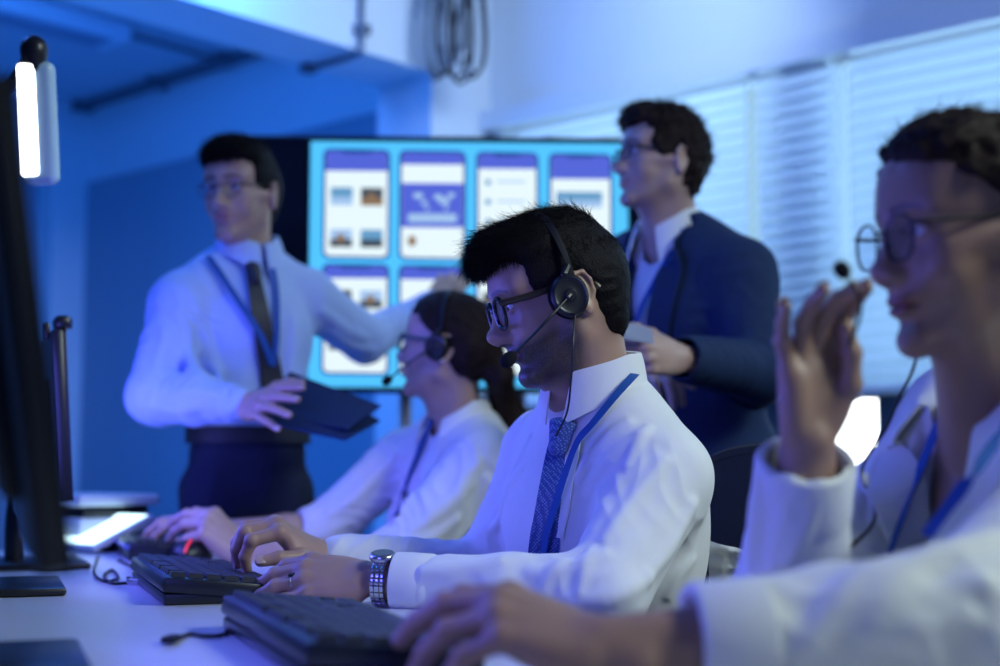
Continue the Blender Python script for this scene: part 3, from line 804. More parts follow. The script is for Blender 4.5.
w = MB(); seg(w, 0, 3.1, -.012, .16, 0, 2.37); struct('wall_back_panel', w, M_PANEL)
w = MB(); seg(w, 2.95, 3.1, -7, 0, 0, ZC); struct('wall_left', w, M_PANEL)
w = MB(); seg(w, 2.80, 3.0, -.20, 0, 0, ZC); struct('trim_1', w, M_WALL)
c0 = 0.0
w = MB(); w.box(A_(-.25, 5.0, ZC / 2) + a_ * .1435 + b_ * .159, (.287, .318, ZC), MR); struct('wall_column', w, M_WALL)
w = MB(); w.box(A_(-.25, 5.0, 2.565) + a_ * .1435 - b_ * 3.0, (.287, 6.0, .43), MR); struct('wall_beam', w, M_WALL)
w = MB(); seg(w, -4.2, -.0, -.062, -.057, WT - .062, WT + .012); struct('trim_2', w, M_WALL)
# windows behind the blinds
M_GLASS = lens_mat('window_glass', (.92, .97, 1, 1), .03)
M_WFRAME = mat('white_window_frame', (.75, .77, .8, 1), .5)
for n_, (s0, s1) in enumerate(((-3.9, -2.62), (-2.62, -1.36), (-1.255, -.06))):
    fr = MB()
    for q0, q1, z0, z1 in ((s0, s0 + .05, WB, WT), (s1 - .05, s1, WB, WT), (s0 + .05, s1 - .05, WB, WB + .05), (s0 + .05, s1 - .05, WT - .05, WT)):
        seg(fr, q0, q1, .09, .14, z0, z1)
    f = struct('window_%d' % (n_ + 1), fr, M_WFRAME)
    g = MB(); seg(g, s0 + .05, s1 - .05, .112, .118, WB + .05, WT - .05); g.build('pane', M_GLASS, f, smooth=False)
tag(MB().box(wp(-2.0, 1.1, 1.8), (5.2, .02, 2.6), MR).build('sky_backdrop', glow('daylight_sky', (.50, .78, 1.0, 1), .75), smooth=False), kind='structure')
# venetian blinds
def slat_mat():
    m, N, L, b = newmat('white_blind_slat'); out = [n for n in N if n.type == 'OUTPUT_MATERIAL'][0]
    b.inputs['Base Color'].default_value = (.72, .78, .84, 1); b.inputs['Roughness'].default_value = .45
    t = N.new('ShaderNodeBsdfTranslucent'); t.inputs[0].default_value = (.70, .80, .90, 1); mx = N.new('ShaderNodeMixShader'); mx.inputs[0].default_value = .38
    L.new(b.outputs[0], mx.inputs[1]); L.new(t.outputs[0], mx.inputs[2]); L.new(mx.outputs[0], out.inputs[0]); return m
M_SLAT = slat_mat()
blabels = ('venetian blind on the window wall, nearest to the woman with the raised hand', 'narrow venetian blind between the two bright vertical gaps', 'venetian blind reaching to the column behind the television')
for (s0, s1), lab in zip(((-3.98, -1.520), (-1.482, -1.195), (-1.158, -.012)), blabels):
    t = thing('window_blind', lab, 'blind', wp((s0 + s1) / 2, -.03, WB), 'venetian blinds on the window wall')
    r = MB(); seg(r, s0, s1, -.055, -.005, WT - .06, WT - .008); r.build('head_rail', M_WFRAME, t, smooth=False)
    sl = MB(); z = WB + .035; tilt = R(58)
    while z < WT - .10:
        for q in range(3):
            u0 = (-.5 + q / 3) * .050; u1 = (-.5 + (q + 1) / 3) * .050
            cv = lambda u: .0035 * (1 - (u / .025) ** 2)
            pts = []
            for u in (u0, u1):
                o = -.03 + u * math.cos(tilt) - cv(u) * math.sin(tilt); zz = z + u * math.sin(tilt) + cv(u) * math.cos(tilt)
                pts.append((o, zz))
            sl.add([wp(s0 + .004, *pts[0]), wp(s1 - .004, *pts[0]), wp(s1 - .004, *pts[1]), wp(s0 + .004, *pts[1])], [(0, 1, 2, 3)])
        z += .042
    so = sl.build('slats', M_SLAT, t); 
    r = MB(); seg(r, s0, s1, -.045, -.015, WB + .002, WB + .022); r.build('bottom_rail', M_WFRAME, t, smooth=False)
    n = max(2, int((s1 - s0) / .6) + 1)
    for i in range(n):
        s_ = s0 + .08 + (s1 - s0 - .16) * i / (n - 1)
        MB().tube([wp(s_, -.050, WB + .02), wp(s_, -.050, WT - .08)], .0011, 5).build('ladder_cord', M_WFRAME, t)
# ceiling fixtures
t = thing('ceiling_light', 'long unlit fluorescent batten under the dark blue ceiling', 'ceiling light', P(60, 28, 5.9))
e0 = P(130, 42, 5.9); bx = MB()
bx.box(A_(e0[0], e0[1], ZC - .045) - b_ * 1.3 + a_ * .09, (.20, 2.6, .075), MR, bev=.006); bx.build('housing', mat('grey_lamp_housing', (.62, .70, .80, 1), .5), t)
MB().box(A_(e0[0], e0[1], ZC - .088) - b_ * 1.3 + a_ * .09, (.13, 2.45, .012), MR, bev=.004).build('diffuser', mat('unlit_lamp_diffuser', (.22, .30, .42, 1), .4), t)
t = thing('conduit_pipe', 'grey conduit with a tee running along the ceiling corner', 'pipe', wp(1.5, -.03, ZC - .05))
MB().tube([wp(.45, -.10, ZC - .035), wp(2.9, -.10, ZC - .035)], .016, 10).build('main_run', M_PIPE, t)
MB().tube([wp(.45, -.045, ZC - .030), wp(2.9, -.045, ZC - .030)], .011, 10).build('thin_run', M_PIPE, t)
j = wp(1.55, -.10, ZC - .035); e1 = A_(e0[0], e0[1], ZC - .035) + a_ * .05
MB().tube([j, e1], .013, 10).build('branch', M_PIPE, t)
MB().box(j, (.09, .07, .05), MR, bev=.008).build('junction_box', M_PIPE, t)
for s_ in (.8, 2.1, 2.75): MB().box(wp(s_, -.075, ZC - .030), (.03, .11, .05), MR, bev=.004).build('clamp', M_PIPE, t)
t = thing('conduit_pipe', 'thin conduit dropping down the beam face to the column top', 'pipe', P(393, 40, 4.85))
pv = A_(-.25, 5.0, 0) - b_ * .36 - a_ * .016
MB().tube(spline([pv + up_ * 2.77, pv + up_ * 2.45, pv + up_ * 2.37, pv + up_ * 2.335 + a_ * .03, pv + up_ * 2.335 + a_ * .30], 5), .011, 8).build('pipe', M_PIPE, t)
for q in (pv + up_ * 2.42, pv + up_ * 2.338 + a_ * .28): MB().box(q, (.05, .05, .035), MR, bev=.004).build('clip', M_PIPE, t)
t = thing('cable_coil', 'bundle of dark cables hanging in loops beside the column', 'cable', P(457, 40, 4.9))
cb = P(457, 40, 4.95); rg = random.Random(4)
for i in range(9):
    x = -.075 + i * .018; dz = rg.uniform(-.05, .03); w_ = rg.uniform(.03, .055)
    pts = [cb + A_(x - w_ * .4, rg.uniform(-.02, .02), .30), cb + A_(x - w_, rg.uniform(-.02, .02), .05), cb + A_(x - w_ * .7, 0, -.07 + dz), cb + A_(x, -.01, -.115 + dz), cb + A_(x + w_ * .7, 0, -.06 + dz), cb + A_(x + w_ * .8, rg.uniform(-.02, .02), .06), cb + A_(x + w_ * .3, 0, .30)]
    MB().tube(spline(pts, 6), .0065, 7).build('cable_loop', M_CABLE if i % 3 else mat('grey_cable', (.10, .12, .16, 1), .5), t)
MB().box(cb + A_(0, .0, .33), (.20, .05, .08), None, bev=.01).build('hanger_bracket', M_PIPE, t)

# ------------------------------------------------------------------ light
wd = bpy.data.worlds.new('world'); SC.world = wd; wd.use_nodes = True
bg = wd.node_tree.nodes['Background']; bg.inputs[0].default_value = (.03, .13, .62, 1); bg.inputs[1].default_value = .22
def area(name, loc, target, size, col, power, sy=None, spread=None):
    l = bpy.data.lights.new(name, 'AREA'); l.color = col; l.energy = power; l.size = size
    if sy: l.shape = 'RECTANGLE'; l.size_y = sy
    if spread: l.spread = R(spread)
    o = bpy.data.objects.new(name, l); COL.objects.link(o); o.location = tuple(loc)
    o.rotation_euler = (Vector(tuple(target)) - Vector(tuple(loc))).to_track_quat('-Z', 'Y').to_euler(); return o
area('daylight_outside', wp(-2.0, .9, 1.75), wp(-2.0, 0, 1.62), 4.6, (.52, .80, 1.0), 62, 1.6)
area('ceiling_lamp_key', (2.0, .75, 2.6), (.40, 1.7, .95), .8, (.84, 1.0, .98), 18.5, None, 95)
area('wall_fill_right', (2.0, 2.3, 2.72), (1.7, 3.6, 2.35), .6, (.50, .70, 1.0), 22)  # added fill without a real fitting, washes the wall above the blinds
area('blue_fill_back', (-1.3, 4.2, 2.6), (-1.5, 5.2, .6), 1.2, (.03, .23, 1.0), 60)  # added blue fill for the back wall, not a fitting of the room
area('blue_fill_low', (-2.2, 4.3, .25), (-1.9, 5.2, 2.5), .8, (.02, .21, 1.0), 46)  # invented low source, lifts the blue of ceiling and back wall
area('beam_fill', (.45, 3.75, 2.70), (-.3, 4.7, 2.45), .5, (.50, .72, 1.0), 21)  # added fill that brightens the beam and column faces
area('blue_fill_front', (-1.5, 2.2, 2.65), (-.5, 3.1, 1.3), .6, (.05, .20, 1.0), 17)  # added blue fill on the man standing at the left
SC.view_settings.view_transform = 'Standard'; SC.view_settings.look = 'None'; SC.view_settings.exposure = 0; SC.view_settings.gamma = 1
SC.view_settings.use_curve_mapping = False
cam.dof.use_dof = True; cam.dof.focus_distance = 1.94; cam.dof.aperture_fstop = 2.0; cam.dof.aperture_blades = 9
# ------------------------------------------------------------------ seated man in focus
def man_typing():
    root = thing('person', 'man in white shirt and blue patterned tie typing, wearing a headset and black glasses', 'person', A_(.2, 2.05, 0))
    h = Fr(P(564, 302, 2.02), 190, -15, 0, .95)
    neck, pel = P(597, 403, 2.04), P(590, 775, 2.10)
    Ls, Rs = P(662, 476, 1.93), P(548, 456, 2.2)
    Le, Lw = P(604, 594, 1.80), P(392, 582, 1.86)
    Re, Rw = P(486, 576, 2.2), P(320, 554, 2.1)
    # ---- body
    S = Sdf()
    torso(S, neck, pel, Ls, Rs, -.012)
    head(S, h, nose=1.25, jaw=1.05, chin=1.05, brow=1.15, neck_to=neck + A_(-.004, 0, .01), neck_r=(.056, .060), lid=.35)
    S.cone(h.pt(0, .045, -.10), h.pt(0, .018, -.145), .013, .012, .02)      # throat
    arm(S, Ls, Le, Lw, -.008); arm(S, Rs, Re, Rw, -.008)
    dl = nrm(A_(-1, .20, .08)); JL = hand(S, Lw + dl * .03, dl, A_(.10, -.62, .8), -1, {'i': (22, 20, 10), 'm': (20, 20, 12), 'r': (18, 18, 12), 'p': (16, 18, 10)}, thumb=((.5, .8, -.35), (.2, .95, -.3), (.0, .95, -.35)), spread=5, sc=1.06)
    dr = nrm(P(272, 522, 2.06) - Rw); JR = hand(S, Rw, dr, A_(.3, -.25, 1), 1, {'i': (46, 62, 30), 'm': (44, 60, 30), 'r': (42, 54, 30), 'p': (40, 48, 30)}, thumb=((.75, .6, .0), (.25, .9, -.5), (.0, .8, -.75)))
    S.solve(.0022)
    def hairline(q):
        # sideburn and the short nape fade
        a, y, z = np.abs(q[:, 0]), q[:, 1], q[:, 2]
        side = np.clip((.022 - np.abs(y - .020)) / .008, 0, 1) * np.clip((z + .03) / .03, 0, 1) * (z < .05) * (a > .05)
        nape = np.clip((-.028 - y) / .022, 0, 1) * np.clip((z + .085) / .06, 0, 1)
        return np.maximum(side * .75, nape * .92)
    body = S.mesh('body', M_SKINA, root, head_paint(h, lips=.8, stub=1.0, cap=hairline))
    eyes(h, body, (0.05, 1, -.22))
    nails(JL, M_NAIL, body); nails(JR, M_NAIL, body)
    # ---- hair
    H = Sdf(); hair_short(H, h, front=.6, vol=.0); H.solve(.0024); hair = H.mesh('hair', M_HAIRBLACK, root); hair_short_strands(H, h, hair)
    # ---- shirt
    T = Sdf()
    torso(T, neck, pel, Ls, Rs, .010, 1.0, 1.0, belly=.02)
    T.cone(Ls, Le, .064, .055, .03); m = Le + (Lw - Le) * .45
    T.cone(Le, m, .052, .043, .02); T.cone(m, Lw + (Le - Lw) * .055, .043, .0360, .02)
    T.cone(Rs, Re, .066, .052, .03); T.cone(Re, Rw + (Re - Rw) * .1, .050, .036, .02)
    T.disp(fold(Ls, Le, .085, .0045, .13, 5.0, 2)); T.disp(fold(Le, Lw, .075, .0040, .09, 3.0, 5))
    T.disp(fold(Rs, Re, .085, .005, .11, 4.0, 8)); T.disp(fold(Re, Rw, .07, .0045, .07, 2.5, 3))
    u = nrm(neck - pel); r_ = nrm(Rs - Ls); Mt = np.stack([r_, np.cross(u, r_), u], 1)
    T.disp(crumple(.0055, (11, 11, 5), 2, Mt))
    # openings at neck and cuffs
    T.cone(neck - u * .03, neck + u * .10, .056, .062, .004, -1)
    T.cone(Lw, Lw + (Le - Lw) * .12, .031, .031, .003, -1); T.half(Lw + (Le - Lw) * .05, Lw - Le, .002) if False else None
    T.solve(.0026)
    T.ridges([[(640, 436), (612, 456), (586, 488)], [(664, 462), (634, 500), (606, 540)], [(628, 424), (600, 450), (580, 476)], [(692, 505), (672, 545), (648, 575)], [(604, 556), (572, 568), (532, 574)], [(646, 580), (612, 598), (572, 602)], [(500, 562), (462, 570), (424, 572)]], .0044, .020)
    T.ridges([[(648, 428), (636, 446), (628, 466)], [(562, 562), (550, 575), (542, 592)], [(592, 550), (584, 570), (580, 592)], [(522, 470), (505, 500), (492, 530)], [(530, 440), (516, 470), (506, 490)], [(692, 560), (678, 575), (668, 596)]], .0036, .014)
    shirt = T.mesh('shirt', M_SHIRT, root)
    collar(neck + u * .034 + h.f * .004, rotm((0, 0, 1), 15) @ nrm(np.cross(u, r_)), nrm(u + A_(-.05, 0, .25)), .062, shirt, M_SHIRT, hgt=.040, leaf=.052, point=.034, gap=30, front_drop=.030, spread=-.012)
    ax = nrm(Lw - Le)
    mb = MB().lathe(Lw - ax * .058, ax, [(.0385, 0), (.0400, .002), (.0405, .03), (.0400, .052), (.0385, .0535), (.036, .052), (.036, .0)], 40); mb.build('cuff', M_SHIRT, shirt)
    # placket with buttons, pocket
    tp = T.on_line([(562, 428), (556, 455), (551, 488), (547, 520), (545, 538)], .006); tp += [tp[-1] + A_(-.004, .012, -.06), tp[-1] + A_(-.006, .02, -.12)]
    ribbon(T, T.on_line([(572, 432), (566, 466), (559, 505), (553, 536)], .002), .036, 'placket', M_SHIRT, shirt, .002, .002)
    fq = nrm(np.cross(u, r_) * .6 + A_(.05, -1, .1)); tie = ribbon(T, tp, .046, 'tie', M_TIE, root, .007, .003, wfn=lambda t: .55 + .60 * t, nrm_hint=fq, proj=False)
    kt, kb = T.on_px(563, 423, .010), T.on_px(557, 451, .011); kd = nrm(kb - kt); ks = nrm(np.cross(kd, fq)); kg = np.cross(ks, kd); K = Sdf()
    for i in range(7):
        t = i / 6; K.ell(kt + (kb - kt) * t, A_(.0200 - .0085 * t, .008, .0075), np.stack([ks, kd, kg], 1), .006)
    K.solve(.0014); K.mesh('tie_knot', M_TIE, tie)
    # lanyard over the collar and down beside the tie
    ribbon(T, [neck + u * .045 + r_ * -.030 - np.cross(u, r_) * .050] + T.on_line([(633, 376), (615, 396), (592, 424), (577, 442), (563, 480), (551, 518), (546, 536)], .012) + [T.on_px(546, 536, .012) + A_(-.008, .012, -.06)], .0115, 'lanyard', M_LANYARD, root, .012, .0014, proj=False)
    # trousers and shoes below the desk
    Q = Sdf(); fw = np.cross(u, r_); fw = nrm(A_(fw[0], fw[1], 0)); rr = nrm(A_(r_[0], r_[1], 0)); hip = A_(pel[0], pel[1], .53)
    for s_ in (-1, 1):
        k_ = hip + fw * .43 + rr * s_ * .11; Q.cone(hip + rr * s_ * .085, k_, .088, .066, .03); Q.cone(k_, A_(k_[0], k_[1], .09) + fw * .02, .064, .052, .02)
    Q.ell(hip, (.16, .13, .11), None, .03); Q.solve(.006); Q.mesh('trousers', M_TROUSER, root)
    for s_ in (-1, 1):
        k_ = hip + fw * .47 + rr * s_ * .11; X = Sdf(); b = A_(k_[0], k_[1], .0)
        X.cone(b + A_(0, 0, .05) - fw * .03, b + fw * .16 + A_(0, 0, .03), .045, .034, .01); X.half(b + A_(0, 0, .001), (0, 0, -1)); X.solve(.005); X.mesh('shoe', M_LEATHER, root)
    # ---- things worn
    headset(h, S, 'black wired headset with boom microphone on the man in the blue patterned tie', -1, P(511, 357, 1.90), cup=(.012, .002), band_x=.010, lean=.002, cup_r=.0280,
            cable=[P(573, 345, 1.90), P(571, 380, 1.91), P(567, 412, 1.94), P(556, 436, 1.95)])
    glasses(h, 'black framed glasses on the man in the blue patterned tie', rim_r=.0031, w=.050, hh=.046, y=.1085, z=.004, m_frame=M_FRAME, m_temple=M_FRAMETAN, temple=.0048, m_lens=M_LENS)
    # wristwatch
    t = thing('wristwatch', 'steel bracelet wristwatch on the wrist of the man in the blue tie', 'watch', Lw)
    wc = Lw + ax * .012; up = nrm(A_(.05, -.25, 1) - ax * (A_(.05, -.25, 1) @ ax)); sd = np.cross(ax, up); mb = MB(); n = 22
    for i in range(n):
        a = 2 * math.pi * (i + .5) / n; d = up * math.cos(a) + sd * math.sin(a)
        for off, wd in ((-.0066, .0052), (0, .0068), (.0066, .0052)):
            mb.box(wc + ax * off + d * np.array(.0315), (wd, .0082, .0032), np.stack([ax, np.cross(d, ax), d], 1), bev=.0008)
    mb.build('bracelet', M_SILVER, t)
    c0 = wc + up * .034
    MB().lathe(c0 - up * .004, up, [(.0165, 0), (.0178, .002), (.0178, .006), (.0160, .009), (.0150, .0095)], 36).build('watch_case', M_SILVER, t)
    MB().lathe(c0 + up * .0052, up, [(.0148, 0), (.0148, .0008), (.001, .0009)], 30).build('watch_dial', mat('dark_watch_dial', (.02, .03, .08, 1), .2), t)
    MB().lathe(c0 + sd * .0175 + up * .001, sd, [(.002, 0), (.0026, .001), (.0026, .003), (.002, .004)], 12).build('crown', M_SILVER, t)
    # ring
    pr = JL['r'][0]; c = pr[0] * .62 + pr[1] * .38; d = nrm(pr[1] - pr[0]); n_ = JL['r'][2]; up2 = nrm(A_(0, -.2, 1) - d * (A_(0, -.2, 1) @ d))
    t = thing('ring', 'silver ring with a dark oval stone on the typing left hand', 'ring', c)
    sd2 = np.cross(d, up2); MB().tube([c + .0102 * (math.cos(a) * up2 + math.sin(a) * sd2) for a in np.linspace(0, 2 * math.pi, 28, endpoint=False)], .0014, 8, True).build('band', M_SILVER, t)
    MB().lathe(c + up2 * .0098, up2, [(.0048, 0), (.0052, .0015), (.0048, .003), (.003, .0042), (.0005, .0046)], 20, sx=1.25, up=d).build('stone', mat('black_onyx', (.004, .004, .006, 1), .08), t)
    return root
# ------------------------------------------------------------------ woman typing at the far end of the desk
def woman_far():
    root = thing('person', 'woman with a dark ponytail, headset and glasses typing at the far end of the desk', 'person', A_(0, 3.0, 0))
    h = Fr(P(450, 352, 3.0), 165, 9, 0, .94)
    neck, pel = P(460, 428, 3.02), P(468, 668, 3.05)
    Ls, Rs = P(484, 462, 2.88), P(405, 458, 3.16)
    Le, Lw = P(400, 558, 2.80), P(243, 552, 2.76)
    Re, Rw = P(322, 532, 3.08), P(218, 532, 2.98)
    S = Sdf(); torso(S, neck, pel, Ls, Rs, -.014, .88, .9)
    head(S, h, jaw=.88, nose=.85, lips=1.25, brow=.75, cheek=.95, chin=.85, neck_to=neck + A_(0, 0, .0), neck_r=(.046, .050), lid=.6)
    arm(S, Ls, Le, Lw, 0, (.044, .038, .037, .025)); arm(S, Rs, Re, Rw, 0, (.044, .038, .037, .025))
    dl = nrm(P(190, 503, 2.76) - Lw); JL = hand(S, Lw, dl, A_(.45, -.55, .75), -1, {'i': (48, 26, 16), 'm': (44, 28, 16), 'r': (48, 30, 18), 'p': (60, 30, 18)}, thumb=((.5, .75, -.5), (.2, .9, -.4), (.0, .95, -.4)), sc=1.1)
    dr = nrm(P(170, 515, 2.95) - Rw); JR = hand(S, Rw, dr, A_(.2, -.2, 1), 1, {'i': (34, 30, 20), 'm': (30, 30, 20), 'r': (30, 30, 20), 'p': (30, 30, 20)}, sc=.95)
    S.solve(.0025); body = S.mesh('body', M_SKINB, root, head_paint(h, lips=1.0, brow=.8)); eyes(h, body); nails(JL, M_NAIL, body); nails(JR, M_NAIL, body)
    H = Sdf(); hair_back(H, h, .007, low=-.045, cut=-.010, fill=0)
    tail = [h.pt(0, -.098, -.005), h.pt(0, -.125, -.035), P(503, 402, 3.04), P(520, 432, 3.05), P(524, 468, 3.05)]
    H.chain(tail, [.030, .026, .030, .036, .026], .02); H.chain([tail[-1], P(521, 500, 3.05)], [.026, .008], .02)
    H.disp(crumple(.003, (50, 50, 12), 5)); H.solve(.0030); hair = H.mesh('hair', M_HAIRBROWN, root)
    strands_back(H, h, hair, M_HAIRBROWN, 5000, .04, 6, .03, .0005, .0)
    MB().tube([h.pt(0, -.112, -.018) + h.M @ A_(math.cos(a) * .027, .012 * math.sin(a), math.sin(a) * .024) for a in np.linspace(0, 2 * math.pi, 20, endpoint=False)], .006, 8, True).build('hair_tie', M_FOAM, hair)
    T = Sdf(); torso(T, neck, pel, Ls, Rs, .012, .90, .95, bust=1.0, sh=.046)
    m = lambda a, b, t: a + (b - a) * t
    T.cone(Ls, Le, .066, .062, .03); T.cone(Le, m(Le, Lw, .10), .060, .053, .02)
    T.cone(Rs, Re, .062, .056, .03); T.cone(Re, m(Re, Rw, .12), .056, .050, .02)
    T.disp(fold(Ls, Le, .085, .006, .085, 4.0, 3)); T.disp(fold(Rs, Re, .085, .006, .085, 4.0, 6))
    u = nrm(neck - pel); r_ = nrm(Rs - Ls); r_ = nrm(r_ - u * (r_ @ u)); f_ = np.cross(u, r_); Mt = np.stack([r_, f_, u], 1)
    T.disp(crumple(.0055, (13, 13, 6), 6, Mt))
    T.cone(neck - u * .03 + f_ * .02, neck + u * .10, .048, .060, .004, -1)
    T.cone(m(Le, Lw, .08), m(Le, Lw, .3), .042, .042, .003, -1); T.cone(m(Re, Rw, .08), m(Re, Rw, .3), .042, .042, .003, -1)
    T.solve(.0032)
    T.ridges([[(478, 462), (460, 490), (432, 512)], [(470, 485), (445, 512), (412, 530)], [(488, 480), (478, 515), (455, 540)], [(455, 520), (430, 540), (402, 545)], [(440, 545), (418, 556), (396, 560)], [(395, 455), (372, 480), (345, 500)], [(380, 470), (355, 500), (330, 512)], [(425, 470), (410, 500), (398, 520)]], .0075, .02, 2.2); bl = T.mesh('blouse', M_SHIRT, root)
    collar(neck + u * .026 + f_ * .004, f_, nrm(u + A_(.0, .0, .2)), .062, bl, M_SHIRT, hgt=.036, leaf=.052, point=.05, gap=60, front_drop=.055, spread=-.01, open_=.12)
    for a, b in ((Le, Lw), (Re, Rw)):
        ax = nrm(b - a); MB().lathe(m(a, b, .10) - ax * .03, ax, [(.054, 0), (.056, .003), (.055, .030), (.054, .040), (.050, .041), (.047, .036), (.047, .0)], 36).build('rolled_cuff', M_SHIRT, bl)
    ribbon(T, T.on_line([(432, 420), (424, 438), (412, 468), (402, 495), (396, 515)], .005, 2.2), .016, 'lanyard', M_LANYARD, root, .006, .0016, proj=False)
    ribbon(T, [P(428, 430, 2.92), P(416, 470, 2.92), P(404, 530, 2.96)], .028, 'placket', M_SHIRT, bl, .002, .002)
    hip = A_(pel[0], pel[1], .52); fw = nrm(A_(f_[0], f_[1], 0)); rr = nrm(A_(r_[0], r_[1], 0)); Q = Sdf()
    kn = [hip + fw * .42 + rr * s * .09 for s in (-1, 1)]; an = [A_(k[0], k[1], .09) for k in kn]; legs(Q, hip, fw, rr, kn, an, (.08, .06, .045)); Q.solve(.007); Q.mesh('trousers', M_TROUSER, root)
    for a in an: shoe(a, fw, root, M_LEATHER)
    headset(h, S, 'black headset over the dark ponytail hair of the woman at the far desk end', -1, P(389, 379, 2.93), cup=(.006, .004), band_x=.006, lean=.008, cup_r=.026, top=.140)
    glasses(h, 'black framed glasses on the woman with the ponytail', rim_r=.0024, w=.046, hh=.038, y=.106, z=.006, m_frame=M_FRAME, temple=.0034)
    lob = h.pt(-.079, -.010, -.024)
    tag(MB().lathe(lob, h.dir(-1, 0, 0), [(.001, -.002), (.0035, 0), (.0035, .002), (.0015, .004)], 12).build('earring', M_BUTTON), 'small pale stud earring below the headset cup of the ponytailed woman', 'earring')

# ------------------------------------------------------------------ man standing on the left, pointing at the television
def man_left():
    root = thing('person', 'man standing in a light blue shirt and dark tie, reaching one arm to the television', 'person', A_(-.6, 3.2, 0))
    h = Fr(P(243, 198, 3.2), 250, -2, 0, .95)
    neck, pel = P(248, 262, 3.22), P(248, 470, 3.2)
    Ls, Rs = P(305, 297, 3.30), P(182, 304, 3.12)
    Le, Lw = P(366, 340, 3.50), P(436, 303, 3.68)
    Re, Rw = P(155, 396, 3.04), P(246, 404, 2.90)
    S = Sdf(); torso(S, neck, pel, Ls, Rs, -.014, .95, .9)
    head(S, h, jaw=.95, nose=1.0, lips=1.1, brow=.9, chin=.9, neck_to=neck + A_(0, 0, .0), neck_r=(.053, .056), lid=.55)
    arm(S, Ls, Le, Lw, -.006); arm(S, Rs, Re, Rw, -.006)
    dl = nrm(P(462, 270, 3.77) - Lw); hand(S, Lw, dl, A_(.3, -.9, .4), -1, {'i': (5, 8, 6), 'm': (18, 25, 15), 'r': (25, 35, 20), 'p': (30, 40, 20)})
    dr = nrm(P(290, 396, 2.74) - Rw); JR = hand(S, Rw, dr, A_(-.1, -.75, .45), 1, {'i': (4, 10, 6), 'm': (6, 10, 6), 'r': (10, 14, 8), 'p': (16, 18, 10)}, thumb=((.7, .5, -.1), (.5, .8, -.3), (.2, .9, -.4)), spread=7)
    S.solve(.0027)
    def cap(q): return np.clip((-.03 - q[:, 1]) / .02, 0, 1) * np.clip((q[:, 2] + .08) / .05, 0, 1) * .9
    body = S.mesh('body', M_SKINC, root, head_paint(h, lips=.9, stub=.15, cap=cap)); eyes(h, body, (-.15, 1, -.05)); nails(JR, M_NAIL, body)
    H = Sdf(); hair_short(H, h, front=.25, vol=.004); H.solve(.003); hair = H.mesh('hair', M_HAIRBLACK, root); hair_short_strands(H, h, hair, dens=.35, L=.9, r0=.0006)
    T = Sdf(); torso(T, neck, pel, Ls, Rs, .006, .93, .98)
    m = lambda a, b, t: a + (b - a) * t
    T.cone(Ls, Le, .066, .056, .03); T.cone(Le, m(Le, Lw, .92), .054, .038, .02)
    T.cone(Rs, Re, .070, .060, .03); T.cone(Re, m(Re, Rw, .5), .058, .050, .02); T.cone(m(Re, Rw, .5), m(Re, Rw, .92), .050, .038, .02)
    u = nrm(neck - pel); r_ = nrm(Rs - Ls); r_ = nrm(r_ - u * (r_ @ u)); f_ = np.cross(u, r_); Mt = np.stack([r_, f_, u], 1)
    T.disp(fold(Ls, Le, .085, .006, .09, 4, 4)); T.disp(fold(Le, Lw, .07, .006, .07, 3, 7)); T.disp(fold(Rs, Re, .09, .006, .10, 4, 1)); T.disp(fold(Re, Rw, .08, .006, .07, 3, 2))
    T.disp(crumple(.006, (9, 9, 5), 8, Mt))
    T.cone(neck - u * .03, neck + u * .10, .052, .058, .004, -1)
    T.half(A_(pel[0], pel[1], .986), (0, 0, -1), .004)
    T.solve(.0034)
    T.ridges([[(178, 310), (190, 345), (196, 380)], [(165, 330), (160, 360), (150, 385)], [(205, 330), (215, 370), (228, 410)], [(195, 350), (206, 390), (216, 420)], [(292, 320), (290, 360), (284, 400)], [(200, 405), (180, 410), (155, 408)], [(215, 395), (195, 392), (172, 396)], [(320, 310), (345, 330), (365, 338)], [(330, 330), (350, 345), (372, 350)]], .0085, .022, 2.3); sh = T.mesh('shirt', M_SHIRTB, root)
    collar(neck + u * .026 + f_ * .003, f_, nrm(u), .064, sh, M_SHIRTB, hgt=.038, leaf=.044, point=.034, gap=9, front_drop=.030, spread=.002)
    for a, b in ((Le, Lw), (Re, Rw)):
        ax = nrm(b - a); MB().lathe(m(a, b, .90) - ax * .05, ax, [(.040, 0), (.0415, .002), (.041, .055), (.0395, .057), (.036, .055), (.036, 0)], 32).build('cuff', M_SHIRTB, sh)
    tp = T.on_line([(252, 268), (258, 300), (264, 335), (270, 368), (274, 396), (276, 420)], .007, 2.4)
    tie = ribbon(T, tp, .062, 'tie', M_TIEDARK, root, .007, .003, wfn=lambda t: .55 + .5 * t, nrm_hint=f_, proj=False)
    tp_, tT, tg = RIB[tie.name]; kn = tp_[2] + tg[2] * .006; kd = tT[2]; kg = tg[2]; ks = nrm(np.cross(kd, kg)); K = Sdf()
    for i in range(5): K.ell(kn + kd * (-.02 + .04 * i / 4), A_(.021 - .008 * i / 4, .009, .010), np.stack([ks, kd, kg], 1), .008)
    K.solve(.002); K.mesh('tie_knot', M_TIEDARK, tie)
    ribbon(T, T.on_line([(208, 256), (218, 270), (234, 294), (250, 318), (264, 342), (272, 364)], .012, 2.4), .015, 'lanyard', M_LANYARD, root, .013, .0016, proj=False, nrm_hint=f_)
    ribbon(T, T.on_line([(272, 264), (276, 288), (277, 320), (276, 345), (273, 366)], .012, 2.4), .014, 'lanyard', M_LANYARD, root, .010, .0016, proj=False, nrm_hint=f_)
    hip = A_(pel[0], pel[1], .90); fw = nrm(A_(f_[0], f_[1], 0)); rr = nrm(A_(r_[0], r_[1], 0)); Q = Sdf()
